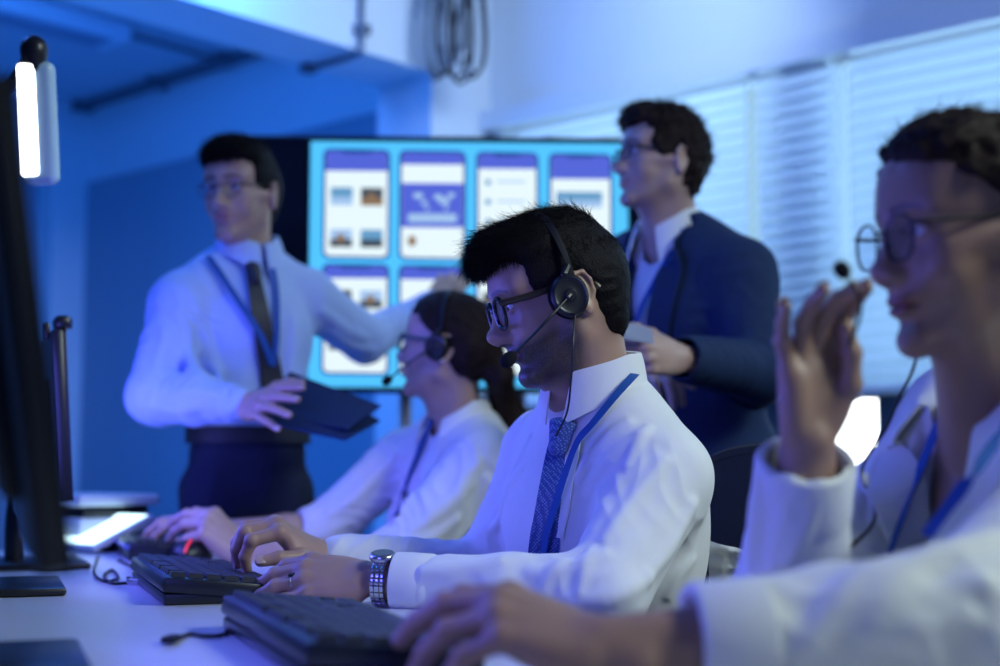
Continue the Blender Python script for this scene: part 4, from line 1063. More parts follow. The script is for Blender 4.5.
    kn_ = [A_(hip[0], hip[1], .48) + rr * s * .10 + fw * .02 for s in (-1, 1)]; an = [A_(k[0], k[1], .075) + rr * s * .01 - fw * .02 for s, k in zip((-1, 1), kn_)]
    legs(Q, hip, fw, rr, kn_, an, (.076, .064, .052), -.022); Q.ell(A_(pel[0], pel[1], .95), A_(.134, .108, .07), np.stack([rr, fw, A_(0, 0, 1)], 1), .03); Q.half(A_(0, 0, 1.0), (0, 0, 1), .004)
    Q.disp(crumple(.006, (9, 9, 3), 3)); Q.solve(.006); tr = Q.mesh('trousers', M_TROUSER, root)
    G = [[A_(pel[0], pel[1], z) + .144 * math.sin(a) * rr * 1.0 + .118 * math.cos(a) * fw for z in (.965, .985, 1.003)] for a in np.linspace(0, 2 * math.pi, 49)]
    MB().grid(G, thick=.004).build('belt', M_LEATHER, tr)
    for a in an: shoe(a, fw, root, M_LEATHER)
    glasses(h, 'thin rimmed round glasses on the man reaching to the television', rim_r=.0012, w=.046, hh=.042, round_=2.0, y=.108, z=.006, m_frame=M_FRAMETAN, temple=.0018)
    # the open folder in his hand
    t = thing('folder', 'dark blue open folder held by the man in the light blue shirt', 'folder', P(322, 410, 2.83))
    mf = mat('dark_blue_folder_cover', (.006, .020, .085, 1), .75, var=.2, spec=.2)
    def leaf(q, th, bow=0.0, up=0.0):
        G = []
        for i in range(13):
            a = i / 12; G.append([q[0] * (1 - a) * (1 - b) + q[1] * a * (1 - b) + q[2] * a * b + q[3] * (1 - a) * b + A_(0, 0, bow * math.sin(math.pi * b) + up) for b in np.linspace(0, 1, 13)])
        return MB().grid(G, thick=th)
    q = [P(270, 424, 2.84), P(345, 440, 2.74), P(380, 421, 2.94), P(292, 378, 3.02)]
    leaf(q, .004).build('cover', mf, t)
    q2 = [q[0] + A_(.004, .03, .012), q[1] + A_(.0, .05, .022), P(381, 406, 2.97), q[3] + A_(0, 0, .010)]
    leaf(q2, .004).build('cover', mf, t)
    MB().tube([q[0] + A_(-.002, 0, .007), q[3] + A_(-.002, 0, .006)], .008, 10).build('spine', mf, t)

# ------------------------------------------------------------------ man standing on the right in a navy suit
def man_right():
    root = thing('person', 'man standing in a navy suit jacket and open white shirt, holding folded papers', 'person', A_(.4, 3.1, 0))
    h = Fr(P(664, 166, 3.06), 195, 8, 0, .92)
    neck, pel = P(672, 240, 3.10), P(712, 490, 3.12)
    Ls, Rs = P(738, 276, 3.0), P(632, 268, 3.26)
    Le, Lw = P(758, 372, 2.88), P(682, 358, 2.68)
    Re, Rw = P(606, 372, 3.2), P(640, 372, 2.96)
    m = lambda a, b, t: a + (b - a) * t
    S = Sdf(); torso(S, neck, pel, Ls, Rs, -.014, .95, .9)
    head(S, h, jaw=.98, nose=1.1, lips=.9, brow=1.1, chin=1.0, neck_to=neck, neck_r=(.054, .058), lid=.5)
    arm(S, Ls, Le, Lw, -.006); arm(S, Rs, Re, Rw, -.006)
    dl = nrm(P(640, 350, 2.62) - Lw); JL = hand(S, Lw, dl, A_(.1, -.85, .2), -1, {'i': (30, 50, 30), 'm': (34, 54, 30), 'r': (38, 56, 30), 'p': (40, 56, 30)}, thumb=((.6, .7, -.3), (.3, .9, -.3), (.0, .95, -.3)))
    dr = nrm(P(660, 372, 2.85) - Rw); hand(S, Rw, dr, A_(-.2, .4, .6), 1, {'i': (30, 40, 20), 'm': (30, 40, 20), 'r': (30, 40, 20), 'p': (30, 40, 20)})
    S.solve(.0027)
    def cap(q): return np.clip((-.03 - q[:, 1]) / .02, 0, 1) * np.clip((q[:, 2] + .08) / .05, 0, 1) * .9
    body = S.mesh('body', M_SKIND, root, head_paint(h, lips=.8, stub=.2, cap=cap)); eyes(h, body, (0, 1, 0))
    H = Sdf(); hair_short(H, h, front=.40, bump=.009, freq=(40, 40, 40), vol=.006); H.solve(.003); hair = H.mesh('hair', M_HAIRBROWN, root)
    strands(H, 4500, 'hair_curls', M_HAIRBROWN, hair, lambda V: np.clip(h.loc(V)[:, 2] / .05, .05, 1), lambda p: np.random.RandomState(2).normal(0, 1, (len(p), 3)), lambda p: np.full(len(p), .020), .0006, 6, 5, .5, .7, .4)
    u = nrm(neck - pel); r_ = nrm(Rs - Ls); r_ = nrm(r_ - u * (r_ @ u)); f_ = np.cross(u, r_); Mt = np.stack([r_, f_, u], 1)
    T = Sdf(); torso(T, neck, pel, Ls, Rs, .004, .98, .98); T.disp(crumple(.004, (14, 14, 6), 3, Mt)); T.cone(neck - u * .03 + f_ * .02, neck + u * .1, .052, .062, .004, -1)
    T.half(A_(pel[0], pel[1], .90), (0, 0, -1)); T.solve(.004); sh = T.mesh('shirt', M_SHIRT, root)
    collar(neck + u * .022 + f_ * .004, f_, nrm(u), .064, sh, M_SHIRT, hgt=.040, leaf=.050, point=.05, gap=50, front_drop=.040, open_=.15, spread=.02)
    J = Sdf(); torso(J, neck, pel, Ls, Rs, .022, 1.0, 1.04, sh=.056); J.ell(pel + u * .0, A_(.190, .150, .20), Mt, .04)
    J.cone(Ls, Le, .078, .064, .03); J.cone(Le, m(Le, Lw, .93), .062, .046, .02); J.cone(Rs, Re, .076, .062, .03); J.cone(Re, m(Re, Rw, .9), .06, .046, .02)
    J.disp(fold(Ls, Le, .10, .006, .11, 4, 4)); J.disp(fold(Le, Lw, .09, .007, .08, 3, 5)); J.disp(crumple(.005, (8, 8, 4), 5, Mt))
    # the open front: a wedge from the collar to the button
    bt = neck - u * .36 + f_ * .14
    for s_ in (-1, 1):
        pass
    def wedge(X, Y, Z):
        x, y, z = X - bt[0], Y - bt[1], Z - bt[2]
        lx = x * r_[0] + y * r_[1] + z * r_[2]; ly = x * f_[0] + y * f_[1] + z * f_[2]; lz = x * u[0] + y * u[1] + z * u[2]
        return np.maximum(np.abs(lx) - np.clip(lz, -.05, .5) * .235 - .002, -(ly + .13))
    J.ops.append((bt - .45, bt + .45, .006, -1, wedge))
    J.half(pel - u * .13, -u, .004); J.cone(neck - u * .02, neck + u * .12, .062, .075, .006, -1)
    J.cone(Lw, m(Lw, Le, .12), .038, .038, .003, -1)
    J.solve(.0036); jk = J.mesh('suit_jacket', M_SUIT, root)
    for s_ in (-1, 1):
        e = [neck + u * .035 + r_ * s_ * .055 - f_ * .035, neck - u * .02 + r_ * s_ * .082 + f_ * .055, neck - u * .12 + r_ * s_ * .072 + f_ * .12, neck - u * .24 + r_ * s_ * .042 + f_ * .15, neck - u * .36 + r_ * s_ * .008 + f_ * .15]
        ribbon(J, e, .062, 'lapel', M_SUIT, jk, .006, .004, wfn=lambda t: .55 + 1.6 * t * (1 - t) + .0)
    ribbon(J, [P(716, 395, 2.9), P(742, 402, 2.9), P(764, 405, 2.93)], .045, 'pocket_flap', M_SUIT, jk, .005, .004, nrm_hint=None)
    MB().lathe(J.project(bt[None], .004)[0], f_, [(.001, -.002), (.009, -.002), (.009, .002), (.006, .003), (.001, .003)], 16).build('button', M_LEATHER, jk)
    ribbon(T, T.on_line([(683, 228), (672, 250), (658, 275), (645, 300), (634, 326)], .012, 2.3), .013, 'lanyard', M_LANYARD, root, .012, .0016, proj=False, nrm_hint=f_)
    hip = A_(pel[0], pel[1], .88); fw = nrm(A_(f_[0], f_[1], 0)); rr = nrm(A_(r_[0], r_[1], 0)); Q = Sdf()
    kn_ = [A_(hip[0], hip[1], .48) + rr * s * .10 + fw * .02 for s in (-1, 1)]; an = [A_(k[0], k[1], .075) for k in kn_]; legs(Q, hip, fw, rr, kn_, an, (.092, .070, .055)); Q.solve(.007); Q.mesh('trousers', M_SUIT, root)
    for a in an: shoe(a, fw, root, M_LEATHER)
    glasses(h, 'dark rimmed glasses on the man in the navy suit', rim_r=.0020, w=.047, hh=.036, y=.110, z=.006, m_frame=M_FRAME, temple=.0026)
    t = thing('folded_paper', 'folded pale papers held by the man in the navy suit', 'paper', P(636, 334, 2.58))
    c = P(637, 334, 2.60); mp = mat('grey_paper', (.32, .33, .38, 1), .7)
    for i in range(3): MB().box(c + A_(-.004 * i, .004 + .006 * i, .004 * i), (.060, .0016, .085), rotm((0, 1, 0), 8 + 3 * i) @ rotm((1, 0, 0), -66), bev=.0004).build('sheet', mp, t, smooth=False)

# ------------------------------------------------------------------ woman in the foreground
def woman_near():
    root = thing('person', 'woman in a white blouse with curly tied-back hair, raising one hand to a microphone', 'person', A_(.6, 1.4, 0))
    h = Fr(P(981, 247, 1.38), 192, -2, 0, .95)
    neck, pel = P(1000, 425, 1.46), P(1075, 760, 1.50)
    Ls, Rs = P(1110, 490, 1.30), P(922, 488, 1.60)
    Le, Lw = P(975, 626, 1.15), P(604, 648, 1.12)
    Re, Rw = P(788, 622, 1.43), P(808, 440, 1.33)
    m = lambda a, b, t: a + (b - a) * t
    S = Sdf(); torso(S, neck, pel, Ls, Rs, -.012, .9, .9)
    head(S, h, jaw=.90, nose=.70, lips=1.35, brow=.8, cheek=1.0, chin=.9, neck_to=neck + A_(0, 0, -.01), neck_r=(.048, .052), lid=.5)
    arm(S, Ls, Le, Lw, 0, (.044, .038, .037, .025)); arm(S, Rs, Re, Rw, 0, (.044, .038, .038, .0255))
    dl = nrm(A_(-1, .20, .36)); JL = hand(S, Lw, dl, A_(.40, -.42, .8), -1, {'i': (26, 24, 12), 'm': (26, 26, 14), 'r': (36, 28, 14), 'p': (44, 28, 14)}, thumb=((.5, .8, -.5), (.2, .9, -.45), (.0, .9, -.5)), sc=1.06, spread=7)
    dr = nrm(A_(.0, -.10, 1)); JR = hand(S, Rw, dr, A_(-.40, .88, .1), 1, {'i': (14, 22, 12), 'm': (22, 30, 18), 'r': (16, 26, 16), 'p': (0, 20, 14)}, thumb=((.36, .88, -.36), (-.06, 1.0, -.12), (-.22, .96, .06)), sc=.90, spread=8)
    S.solve(.0022); body = S.mesh('body', M_SKINE, root, head_paint(h, lips=1.0, brow=1.0)); eyes(h, body, (-.05, 1, -.06)); nails(JL, M_NAIL, body); nails(JR, M_NAIL, body)
    H = Sdf(); hair_back(H, h, .010, .005, (45, 45, 45), low=-.03, cut=.002, fill=0); H.ell(h.pt(0, -.11, .085), A_(.055, .05, .052), None, .02); H.disp(crumple(.006, (42, 42, 42), 2)); H.solve(.003); hair = H.mesh('hair', M_HAIRBROWN, root)
    strands(H, 9000, 'hair_curls', M_HAIRBROWN, hair, lambda V: np.ones(len(V)), lambda p: np.tile(h.pt(0, -.11, .08), (len(p), 1)) - p + np.random.RandomState(4).normal(0, .06, (len(p), 3)), lambda p: np.full(len(p), .018), .0005, 6, 8, .4, .6, .3)
    u = nrm(neck - pel); r_ = nrm(Rs - Ls); r_ = nrm(r_ - u * (r_ @ u)); f_ = np.cross(u, r_); Mt = np.stack([r_, f_, u], 1)
    T = Sdf(); torso(T, neck, pel, Ls, Rs, .012, .92, .95, bust=1.0, sh=.048)
    T.cone(Ls, Le, .075, .066, .03); T.cone(Le, m(Le, Lw, .72), .064, .046, .02)
    T.cone(Rs, Re, .062, .062, .03); T.cone(Re, m(Re, Rw, .84), .062, .045, .02)
    T.disp(fold(Ls, Le, .10, .006, .12, 4, 4)); T.disp(fold(Le, m(Le, Lw, .55), .10, .0055, .11, 4, 6)); T.disp(fold(Rs, Re, .10, .007, .11, 4, 8)); T.disp(fold(Re, m(Re, Rw, .6), .09, .007, .13, 5, 2))
    T.disp(crumple(.006, (10, 10, 5), 9, Mt))
    # deep open neck
    top = neck + u * .10 + f_ * .05; bot = neck - u * .155 + f_ * .135
    T.cone(neck - u * .03 + f_ * .01, neck + u * .1, .054, .075, .006, -1)
    def vee(X, Y, Z):
        x, y, z = X - bot[0], Y - bot[1], Z - bot[2]
        lx = x * r_[0] + y * r_[1] + z * r_[2]; ly = x * f_[0] + y * f_[1] + z * f_[2]; lz = x * u[0] + y * u[1] + z * u[2]
        return np.maximum(np.abs(lx) - np.clip(lz, -.05, .4) * .38, np.abs(ly) - .085)
    T.ops.append((bot - .3, bot + .3, .006, -1, vee))
    T.cone(Lw, m(Lw, Le, .34), .036, .036, .003, -1); T.cone(m(Rw, Re, -.02), m(Rw, Re, .24), .036, .036, .003, -1)
    for a, b, t_ in ((Le, Lw, .72), (Re, Rw, .84)): ax = nrm(b - a); T.cone(m(a, b, t_) + ax * .078, m(a, b, t_) + ax * .16, .075, .075, .002, -1)
    T.solve(.0030)
    T.ridges([[(990, 540), (930, 565), (860, 590)], [(985, 585), (920, 600), (850, 612)], [(960, 620), (900, 630), (830, 632)], [(880, 570), (840, 600), (810, 640)], [(930, 560), (890, 590), (870, 625)]], .0075, .022, .8)
    T.ridges([[(760, 480), (756, 520), (752, 560)], [(790, 480), (786, 520), (775, 555)], [(820, 490), (806, 525), (790, 560)], [(870, 450), (862, 480), (850, 520)], [(905, 440), (890, 480), (880, 520)]], .006, .018, 1.2); bl = T.mesh('blouse', M_BLOUSE, root)
    for s_ in (-1, 1):
        e = [neck + u * .03 + r_ * s_ * .06 - f_ * .04, neck + u * .02 + r_ * s_ * .080 + f_ * .02, neck - u * .03 + r_ * s_ * .085 + f_ * .08, neck - u * .10 + r_ * s_ * .055 + f_ * .13]
        ribbon(T, e, .060, 'collar', M_BLOUSE, bl, .008, .003, wfn=lambda t: .8 + .4 * t - .5 * max(0, t - .8) * 4)
    for a, b, t_, rr_ in ((Le, Lw, .72, .047), (Re, Rw, .84, .046)):
        ax = nrm(b - a); MB().lathe(m(a, b, t_) - ax * .045, ax, [(rr_, 0), (rr_ + .003, .002), (rr_ + .002, .055), (rr_, .058), (rr_ - .005, .056), (rr_ - .006, 0)], 40).build('cuff', M_BLOUSE, bl)
    cb = m(Re, Rw, .80) + A_(.055, -.012, 0); MB().lathe(cb, A_(.9, -.4, 0), [(.001, 0), (.006, 0), (.006, .002), (.001, .003)], 16).build('button', M_BUTTON, bl)
    ribbon(T, T.on_line([(950, 404), (935, 432), (918, 475), (903, 515), (890, 552)], .015, 1.26), .0115, 'lanyard', M_LANYARD, root, .008, .0016, proj=False, nrm_hint=f_)
    ribbon(T, T.on_line([(1015, 410), (998, 438), (975, 470), (950, 504), (926, 536)], .018, 1.24), .0140, 'lanyard', M_LANYARD, root, .008, .0016, proj=False, nrm_hint=f_)
    hip = A_(pel[0], pel[1], .52); fw = nrm(A_(f_[0], f_[1], 0)); rr = nrm(A_(r_[0], r_[1], 0)); Q = Sdf()
    kn = [hip + fw * .40 + rr * s * .09 for s in (-1, 1)]; an = [A_(k[0], k[1], .09) for k in kn]; legs(Q, hip, fw, rr, kn, an, (.08, .06, .045)); Q.solve(.007); Q.mesh('trousers', M_TROUSER, root)
    for a in an: shoe(a, fw, root, M_LEATHER)
    glasses(h, 'dark metal rimmed glasses on the woman raising her hand', rim_r=.0015, w=.050, hh=.047, round_=2.4, y=.112, z=.004, m_frame=M_BLACKMETAL, temple=.0020)
    # hand-held boom microphone with its lead
    t = thing('headset_microphone', 'small black foam microphone on a thin boom pinched between raised fingers', 'microphone', P(846, 275, 1.26))
    a, b = P(842, 270, 1.25), P(857, 290, 1.25); d = nrm(a - b)
    MB().lathe(a, d, [(.002, -.009), (.0065, -.006), (.0078, 0), (.0065, .006), (.002, .009)], 20).build('foam_tip', M_FOAM, t)
    MB().tube(spline([a - d * .006, b, P(860, 312, 1.26), P(850, 345, 1.29)], 8), .0020, 8).build('boom', M_PLASTIC, t)
    MB().tube(spline([P(920, 342, 1.43), P(912, 372, 1.52), P(899, 398, 1.55), P(885, 430, 1.54), P(862, 470, 1.50), P(874, 505, 1.47), P(872, 525, 1.46), P(850, 548, 1.44)], 8), .0018, 7).build('cable', M_CABLE, t)
# ------------------------------------------------------------------ television
def television():
    D = 3.8; c = P(468.5, 264, D); ex = A_(math.cos(R(2)), math.sin(R(2)), 0); ez = A_(0, 0, 1); n = np.cross(ex, ez); Mt = np.stack([ex, -n, ez], 1); K = D / F_PX
    at = lambda px, py, o=0.0: c + ex * (px - 468.5) * K + ez * (264 - py + (px - 468.5) * -.012) * K + n * o
    t = thing('television', 'large wide black television on a twin post cart, showing rows of app screens', 'television', A_(c[0], c[1], 0))
    W, Hh = 438 * K, 258 * K
    M_BEZ = mat('black_tv_plastic', (.008, .009, .014, 1), .35); M_OFF = mat('dark_screen_glass', (.006, .008, .018, 1), .15)
    MB().box(c - n * .025, (W - .01, .045, Hh - .01), Mt, bev=.008).build('back_housing', M_BEZ, t)
    b = MB()
    for x0, x1, y0, y1 in ((249.5, 253, 135, 393), (684, 687.5, 135, 393), (253, 684, 135, 138), (253, 684, 389, 393)):
        b.box((at(x0, y0) + at(x1, y1)) / 2 + ez * (.012 * 0), ((x1 - x0) * K, .012, (y1 - y0) * K), Mt)
    b = MB()
    for sx, sz, w_, h_ in ((-1, 0, .009, Hh), (1, 0, .009, Hh), (0, 1, W, .008), (0, -1, W, .011)):
        b.box(c + ex * sx * (W / 2 - .0045) + ez * sz * (Hh / 2 - .004), (w_, .014, h_), Mt, bev=.001)
    b.build('bezel', M_BEZ, t)
    MB().box(c + n * .0005, (W - .02, .003, Hh - .018), Mt).build('screen', M_OFF, t)
    st = 1.0
    G = [glow('screen_cyan', (.075, .50, .92, 1), 1.15), glow('screen_navy', (.006, .05, .30, 1), .9), glow('screen_white', (.82, .96, 1.0, 1), 1.0), glow('screen_violet', (.10, .15, .80, 1), .85),
         glow('photo_sky', (.16, .42, .72, 1), .8), glow('photo_earth', (.07, .10, .13, 1), .7), glow('photo_ochre', (.32, .20, .10, 1), .8), glow('screen_paleblue', (.40, .62, .95, 1), .9)]
    lit = MB().box(at(469.5, 264, .0022), (319 * K, .0012, 247 * K), Mt)
    lp = lit.build('display_picture', G, t, smooth=False)
    def tile(mb, x0, y0, x1, y1, mi, o):
        mb.box(at((x0 + x1) / 2, (y0 + y1) / 2, o), ((x1 - x0) * K, .0005, (y1 - y0) * K), Mt, mi)
    def rr(mb, x0, y0, x1, y1, mi, o, r=5):
        pts = []
        for cx, cy, a0 in ((x1 - r, y0 + r, -90), (x1 - r, y1 - r, 0), (x0 + r, y1 - r, 90), (x0 + r, y0 + r, 180)):
            for k in range(6): a = R(a0 + 18 * k); pts.append(at(cx + r * math.cos(a), cy + r * math.sin(a), o))
        q = [p - n * .0006 for p in pts]; m_ = len(pts)
        mb.add(pts + q, [tuple(range(m_))[::-1]] + [(i, (i + 1) % m_, m_ + (i + 1) % m_, m_ + i) for i in range(m_)], mi)
    def photo(mb, x0, y0, x1, y1, k):
        h = y1 - y0; tile(mb, x0, y0, x1, y0 + h * .55, (4, 5, 7, 4)[k % 4], .0048); tile(mb, x0, y0 + h * .55, x1, y1, (7, 6, 5, 5)[k % 4], .0048)
        if k % 4 in (1, 2): tile(mb, x0 + (x1 - x0) * .3, y0 + h * .3, x0 + (x1 - x0) * .65, y0 + h * .75, 6, .0052)
    xs = ((324, 388.5), (400, 464.5), (477, 537.5), (550.5, 612))
    for row, (y0, y1) in enumerate(((151, 259.5), (267.5, 375.5))):
        for k, (x0, x1) in enumerate(xs):
            d = (0, 0, 0, 0)[k]; mb = MB()
            rr(mb, x0 - 1.5, y0 - 1.5, x1 + 1.5, y1 + 1.5, 1, .0034, 7); rr(mb, x0 + 1.2, y0 + 1.2, x1 - 1.2, y1 - 1.2, 2, .0040, 5)
            kind = (k + 2 * row) % 4 if row else k
            if row and k == 0: kind = 0
            if kind in (0, 2, 3):
                hh = {0: 21, 2: 16, 3: 25}[kind] if not row else 13
                rr(mb, x0 + 1.2, y0 + 1.0, x1 - 1.2, y0 + 9, 3, .0044, 4); tile(mb, x0 + 1.3, y0 + 5, x1 - 1.3, y0 + hh, 3, .0045); tile(mb, x0 + 18, y0 - .5, x1 - 18, y0 + 3, 1, .0050)
            if kind == 0:
                for i, (a, b_) in enumerate(((.10, .35), (.57, .35), (.10, .74), (.57, .74))):
                    px, py = x0 + (x1 - x0) * a, y0 + (y1 - y0) * (b_ - (.12 if row else 0)); photo(mb, px, py, px + 22, py + 18, i + row)
            elif kind == 1:
                rr(mb, x0 + 1.2, y0 + 1.0, x1 - 1.2, y0 + 9, 3, .0044, 4); tile(mb, x0 + 1.3, y0 + 5, x1 - 1.3, y0 + 13, 3, .0045); tile(mb, x0 + 1.4, y0 + 32, x1 - 1.4, y0 + 77, 3, .0045); tile(mb, x0 + 8, y0 + 63, x1 - 8, y0 + 72, 7, .0050)
                for a, b_, r_ in ((18, 45, 5), (24, 52, 3.5), (27, 58, 2.5), (38, 46, 4.5), (44, 50, 5.5), (51, 44, 4), (46, 57, 2.5)): rr(mb, x0 + a - r_, y0 + b_ - r_ * .6, x0 + a + r_, y0 + b_ + r_ * .6, 7, .0050, r_ * .55)
                rr(mb, x0 + 8, y0 + 86, x0 + 16, y0 + 96, 6, .0050, 3)
            elif kind == 2:
                for i in range(4): rr(mb, x0 + 8, y0 + 27 + 20 * i, x0 + 14, y0 + 33 + 20 * i, 4, .0048, 2.5); tile(mb, x0 + 20, y0 + 28 + 20 * i, x1 - 12, y0 + 30 + 20 * i, 7, .0048)
            else:
                photo(mb, x0 + 6, y0 + 38, x1 - 9, y0 + 54, 0); tile(mb, x0 + 6, y0 + 62, x1 - 20, y0 + 65, 7, .0048); photo(mb, x0 + 6, y0 + 74, x1 - 9, y0 + 92, 1)
            mb.build('app_mockup', G, lp, smooth=False)
    M_POST = mat('pale_cart_metal', (.62, .56, .46, 1), .4, metal=.3)
    for px in (405.5, 521):
        p = at(px, 388); MB().box(A_(p[0], p[1], .66) - n * .075, (.032, .032, 1.18), Mt, bev=.004).build('post', M_POST, t)
    MB().box(A_(c[0], c[1], 1.35) - n * .07, (.42, .04, .30), Mt, bev=.006).build('mount_plate', M_BEZ, t)
    for px in (405.5, 521):
        p = at(px, 388); MB().box(A_(p[0], p[1], .055) - n * .075, (.05, .62, .035), Mt, bev=.006).build('foot', M_BEZ, t)
        for s in (-.28, .28): MB().lathe(A_(p[0], p[1], .02) - n * (.075 + s) - ex * .012, ex, [(.001, 0), (.02, .001), (.02, .023), (.001, .024)], 16).build('caster', M_FOAM, t)
    MB().box(A_(c[0], c[1], .075) - n * .075 + ex * -.01, (.33, .05, .03), Mt, bev=.005).build('crossbar', M_BEZ, t)
    MB().box(A_(c[0], c[1], .62) - n * .075 + ex * -.01, (.34, .28, .018), Mt, bev=.004).build('shelf', M_BEZ, t)

# ------------------------------------------------------------------ desk and what stands on it
ZD = .727
Lk = A_(.34, -.94, 0); Lk = nrm(Lk); Nk = A_(Lk[1], -Lk[0], 0)          # Nk points away from the sitters
MK = np.stack([-Nk, -Lk, A_(0, 0, 1)], 1)                             # x towards the sitter, y along the desk away, z up
def desk():
    t = thing('office_desk', 'long pale office desk shared by the three seated workers', 'desk', A_(-.6, 1.9, 0))
    m = mat('pale_laminate', (.66, .66, .68, 1), .28, var=.05, vs=6); ml = mat('grey_desk_leg', (.20, .21, .24, 1), .4, metal=.6)
    L_, N_ = A_(.53, -.85, 0), A_(-.85, -.53, 0)
    edge = [L_ * s + N_ * n for s, n in ((.25, -.98), (-.95, -1.0), (-1.65, -.99), (-2.15, -1.10), (-2.65, -1.24), (-3.25, -1.42))]
    back = [p + N_ * 1.18 for p in edge]
    out = edge + back[::-1]; k = len(out); mb = MB()
    mb.add([p + A_(0, 0, ZD) for p in out] + [p + A_(0, 0, ZD - .03) for p in out], [tuple(range(k)), tuple(range(2 * k - 1, k - 1, -1))] + [(i, (i + 1) % k, k + (i + 1) % k, k + i) for i in range(k)])
    mb.build('desktop', m, t, smooth=False)
    for i in (0, 2, 5):
        for q in (edge[i] + N_ * .10 + L_ * (-.06 if i == 0 else .06), back[i] - N_ * .10 + L_ * (-.06 if i == 0 else .06)):
            MB().box(A_(q[0], q[1], (ZD - .03) / 2), (.05, .05, ZD - .032), None, bev=.004).build('leg', ml, t)
    for i in (0, 2, 5):
        q = (edge[i] + back[i]) / 2 + L_ * (-.06 if i == 0 else .06); MB().box(A_(q[0], q[1], ZD - .055), (.04, .98, .04), np.stack([L_, N_, A_(0, 0, 1)], 1) @ np.diag([1, 1, 1.]), bev=.003).build('apron_beam', ml, t)
M_KEY = mat('dark_keycap', (.018, .022, .034, 1), .38, var=.2)
M_KBODY = mat('black_keyboard_case', (.010, .012, .018, 1), .32)
def keyboard(c, label, length=.45, depth=.145, rise=.012, rot=0.0, rim=None):
    t = thing('keyboard', label, 'keyboard', c, 'desk keyboards'); M = MK @ rotm((0, 0, 1), rot) @ rotm((0, 1, 0), math.degrees(math.atan2(rise, depth)))
    o = A_(c[0], c[1], ZD + .0135 + rise / 2)
    MB().box(o - A_(0, 0, .001), (depth, length, .022), M, bev=.005).build('case', M_KBODY, t); MB().box(A_(o[0], o[1], ZD + .008), (depth * .97, length * .985, .015), MK @ rotm((0, 0, 1), rot), bev=.003).build('underside', M_KBODY, t)
    ks = MB(); nx, ny = 6, 21; px, py = (depth - .016) / nx, (length - .016) / ny
    for i in range(nx):
        j = 0
        while j < ny:
            w = 6 if (i == nx - 1 and j == 6) else (2 if (i, j) in ((1, 14), (3, 13), (4, 0), (2, 0)) else 1)
            if not (i == 0 and j in (1, 6, 11)) and not (j in (15, 19) and i < 6 and i % 2 == 0 and i > 2):
                cc = o + M @ A_(-(depth - .016) / 2 + px * (i + .5), -(length - .016) / 2 + py * (j + w / 2), .0125)
                b0 = (px - .0028) / 2; b1 = (py * w - .0028) / 2; V = []
                for z, s in ((-.004, 1.0), (.004, .84)):
                    for a, b in ((-1, -1), (1, -1), (1, 1), (-1, 1)): V.append(cc + M @ A_(a * b0 * s, b * (b1 - b0 * (1 - s)), z))
                ks.add(V, [(4, 5, 6, 7), (0, 1, 5, 4), (1, 2, 6, 5), (2, 3, 7, 6), (3, 0, 4, 7), (3, 2, 1, 0)])
            j += w
    ks.build('key_block', M_KEY, t, smooth=False)
    for s in (-1, 1): MB().box(A_(o[0], o[1], ZD + .0055) + MK @ A_(-depth / 2 + .02, s * (length / 2 - .05), 0), (.012, .03, .011), MK, bev=.002).build('riser_foot', M_KBODY, t)
    if rim: MB().box(o + M @ A_(-depth / 2 - .001, 0, -.001), (.003, length - .01, .008), M, bev=.001).build('edge_strip', rim, t)
    return t, o, M
M_MON = mat('black_monitor_plastic', (.010, .010, .013, 1), .35)
def monitor(c, label, zb=.845, w=.54, hgt=.335, tilt=6, glow_m=None, rot=0.0, base=True, boff=0.0, name='monitor', col_m=None):
    """c = floor plan position of the panel's middle; the screen looks towards the sitters"""
    t = thing(name, label, 'monitor', A_(c[0], c[1], ZD)); Mz = MK @ rotm((0, 0, 1), rot); M = Mz @ rotm((0, 1, 0), -tilt); m = col_m or M_MON
    pc = A_(c[0], c[1], zb + hgt / 2); at = lambda x, y, z: pc + M @ A_(x, y, z)
    MB().box(at(-.008, 0, 0), (.022, w, hgt), M, bev=.006).build('panel_housing', m, t)
    MB().box(at(-.024, 0, -.02), (.022, w * .55, hgt * .6), M, bev=.010).build('rear_cover', m, t)
    MB().box(at(.0040, 0, .004), (.0016, w - .016, hgt - .024), M).build('screen', glow_m, t, smooth=False)
    b = MB()
    for y, z, sy, sz in ((0, hgt / 2 - .004, w, .008), (0, -hgt / 2 + .008, w, .016), (-w / 2 + .004, 0, .008, hgt), (w / 2 - .004, 0, .008, hgt)): b.box(at(.004, y, z), (.004, sy, sz), M, bev=.0008)
    b.build('bezel', m, t)
    if base:
        q = A_(c[0], c[1], 0) + Mz @ A_(-.06, boff, 0)
        MB().tube(spline([A_(q[0], q[1], ZD + .01), A_(q[0], q[1], ZD + .10), at(-.045, boff, -.04)], 5), .018, 12).build('stand_neck', m, t)
        MB().box(A_(q[0], q[1], ZD + .0065) + Mz @ A_(.03, 0, 0), (.19, .25, .012), Mz, bev=.005).build('stand_base', m, t)
    return t, at, M
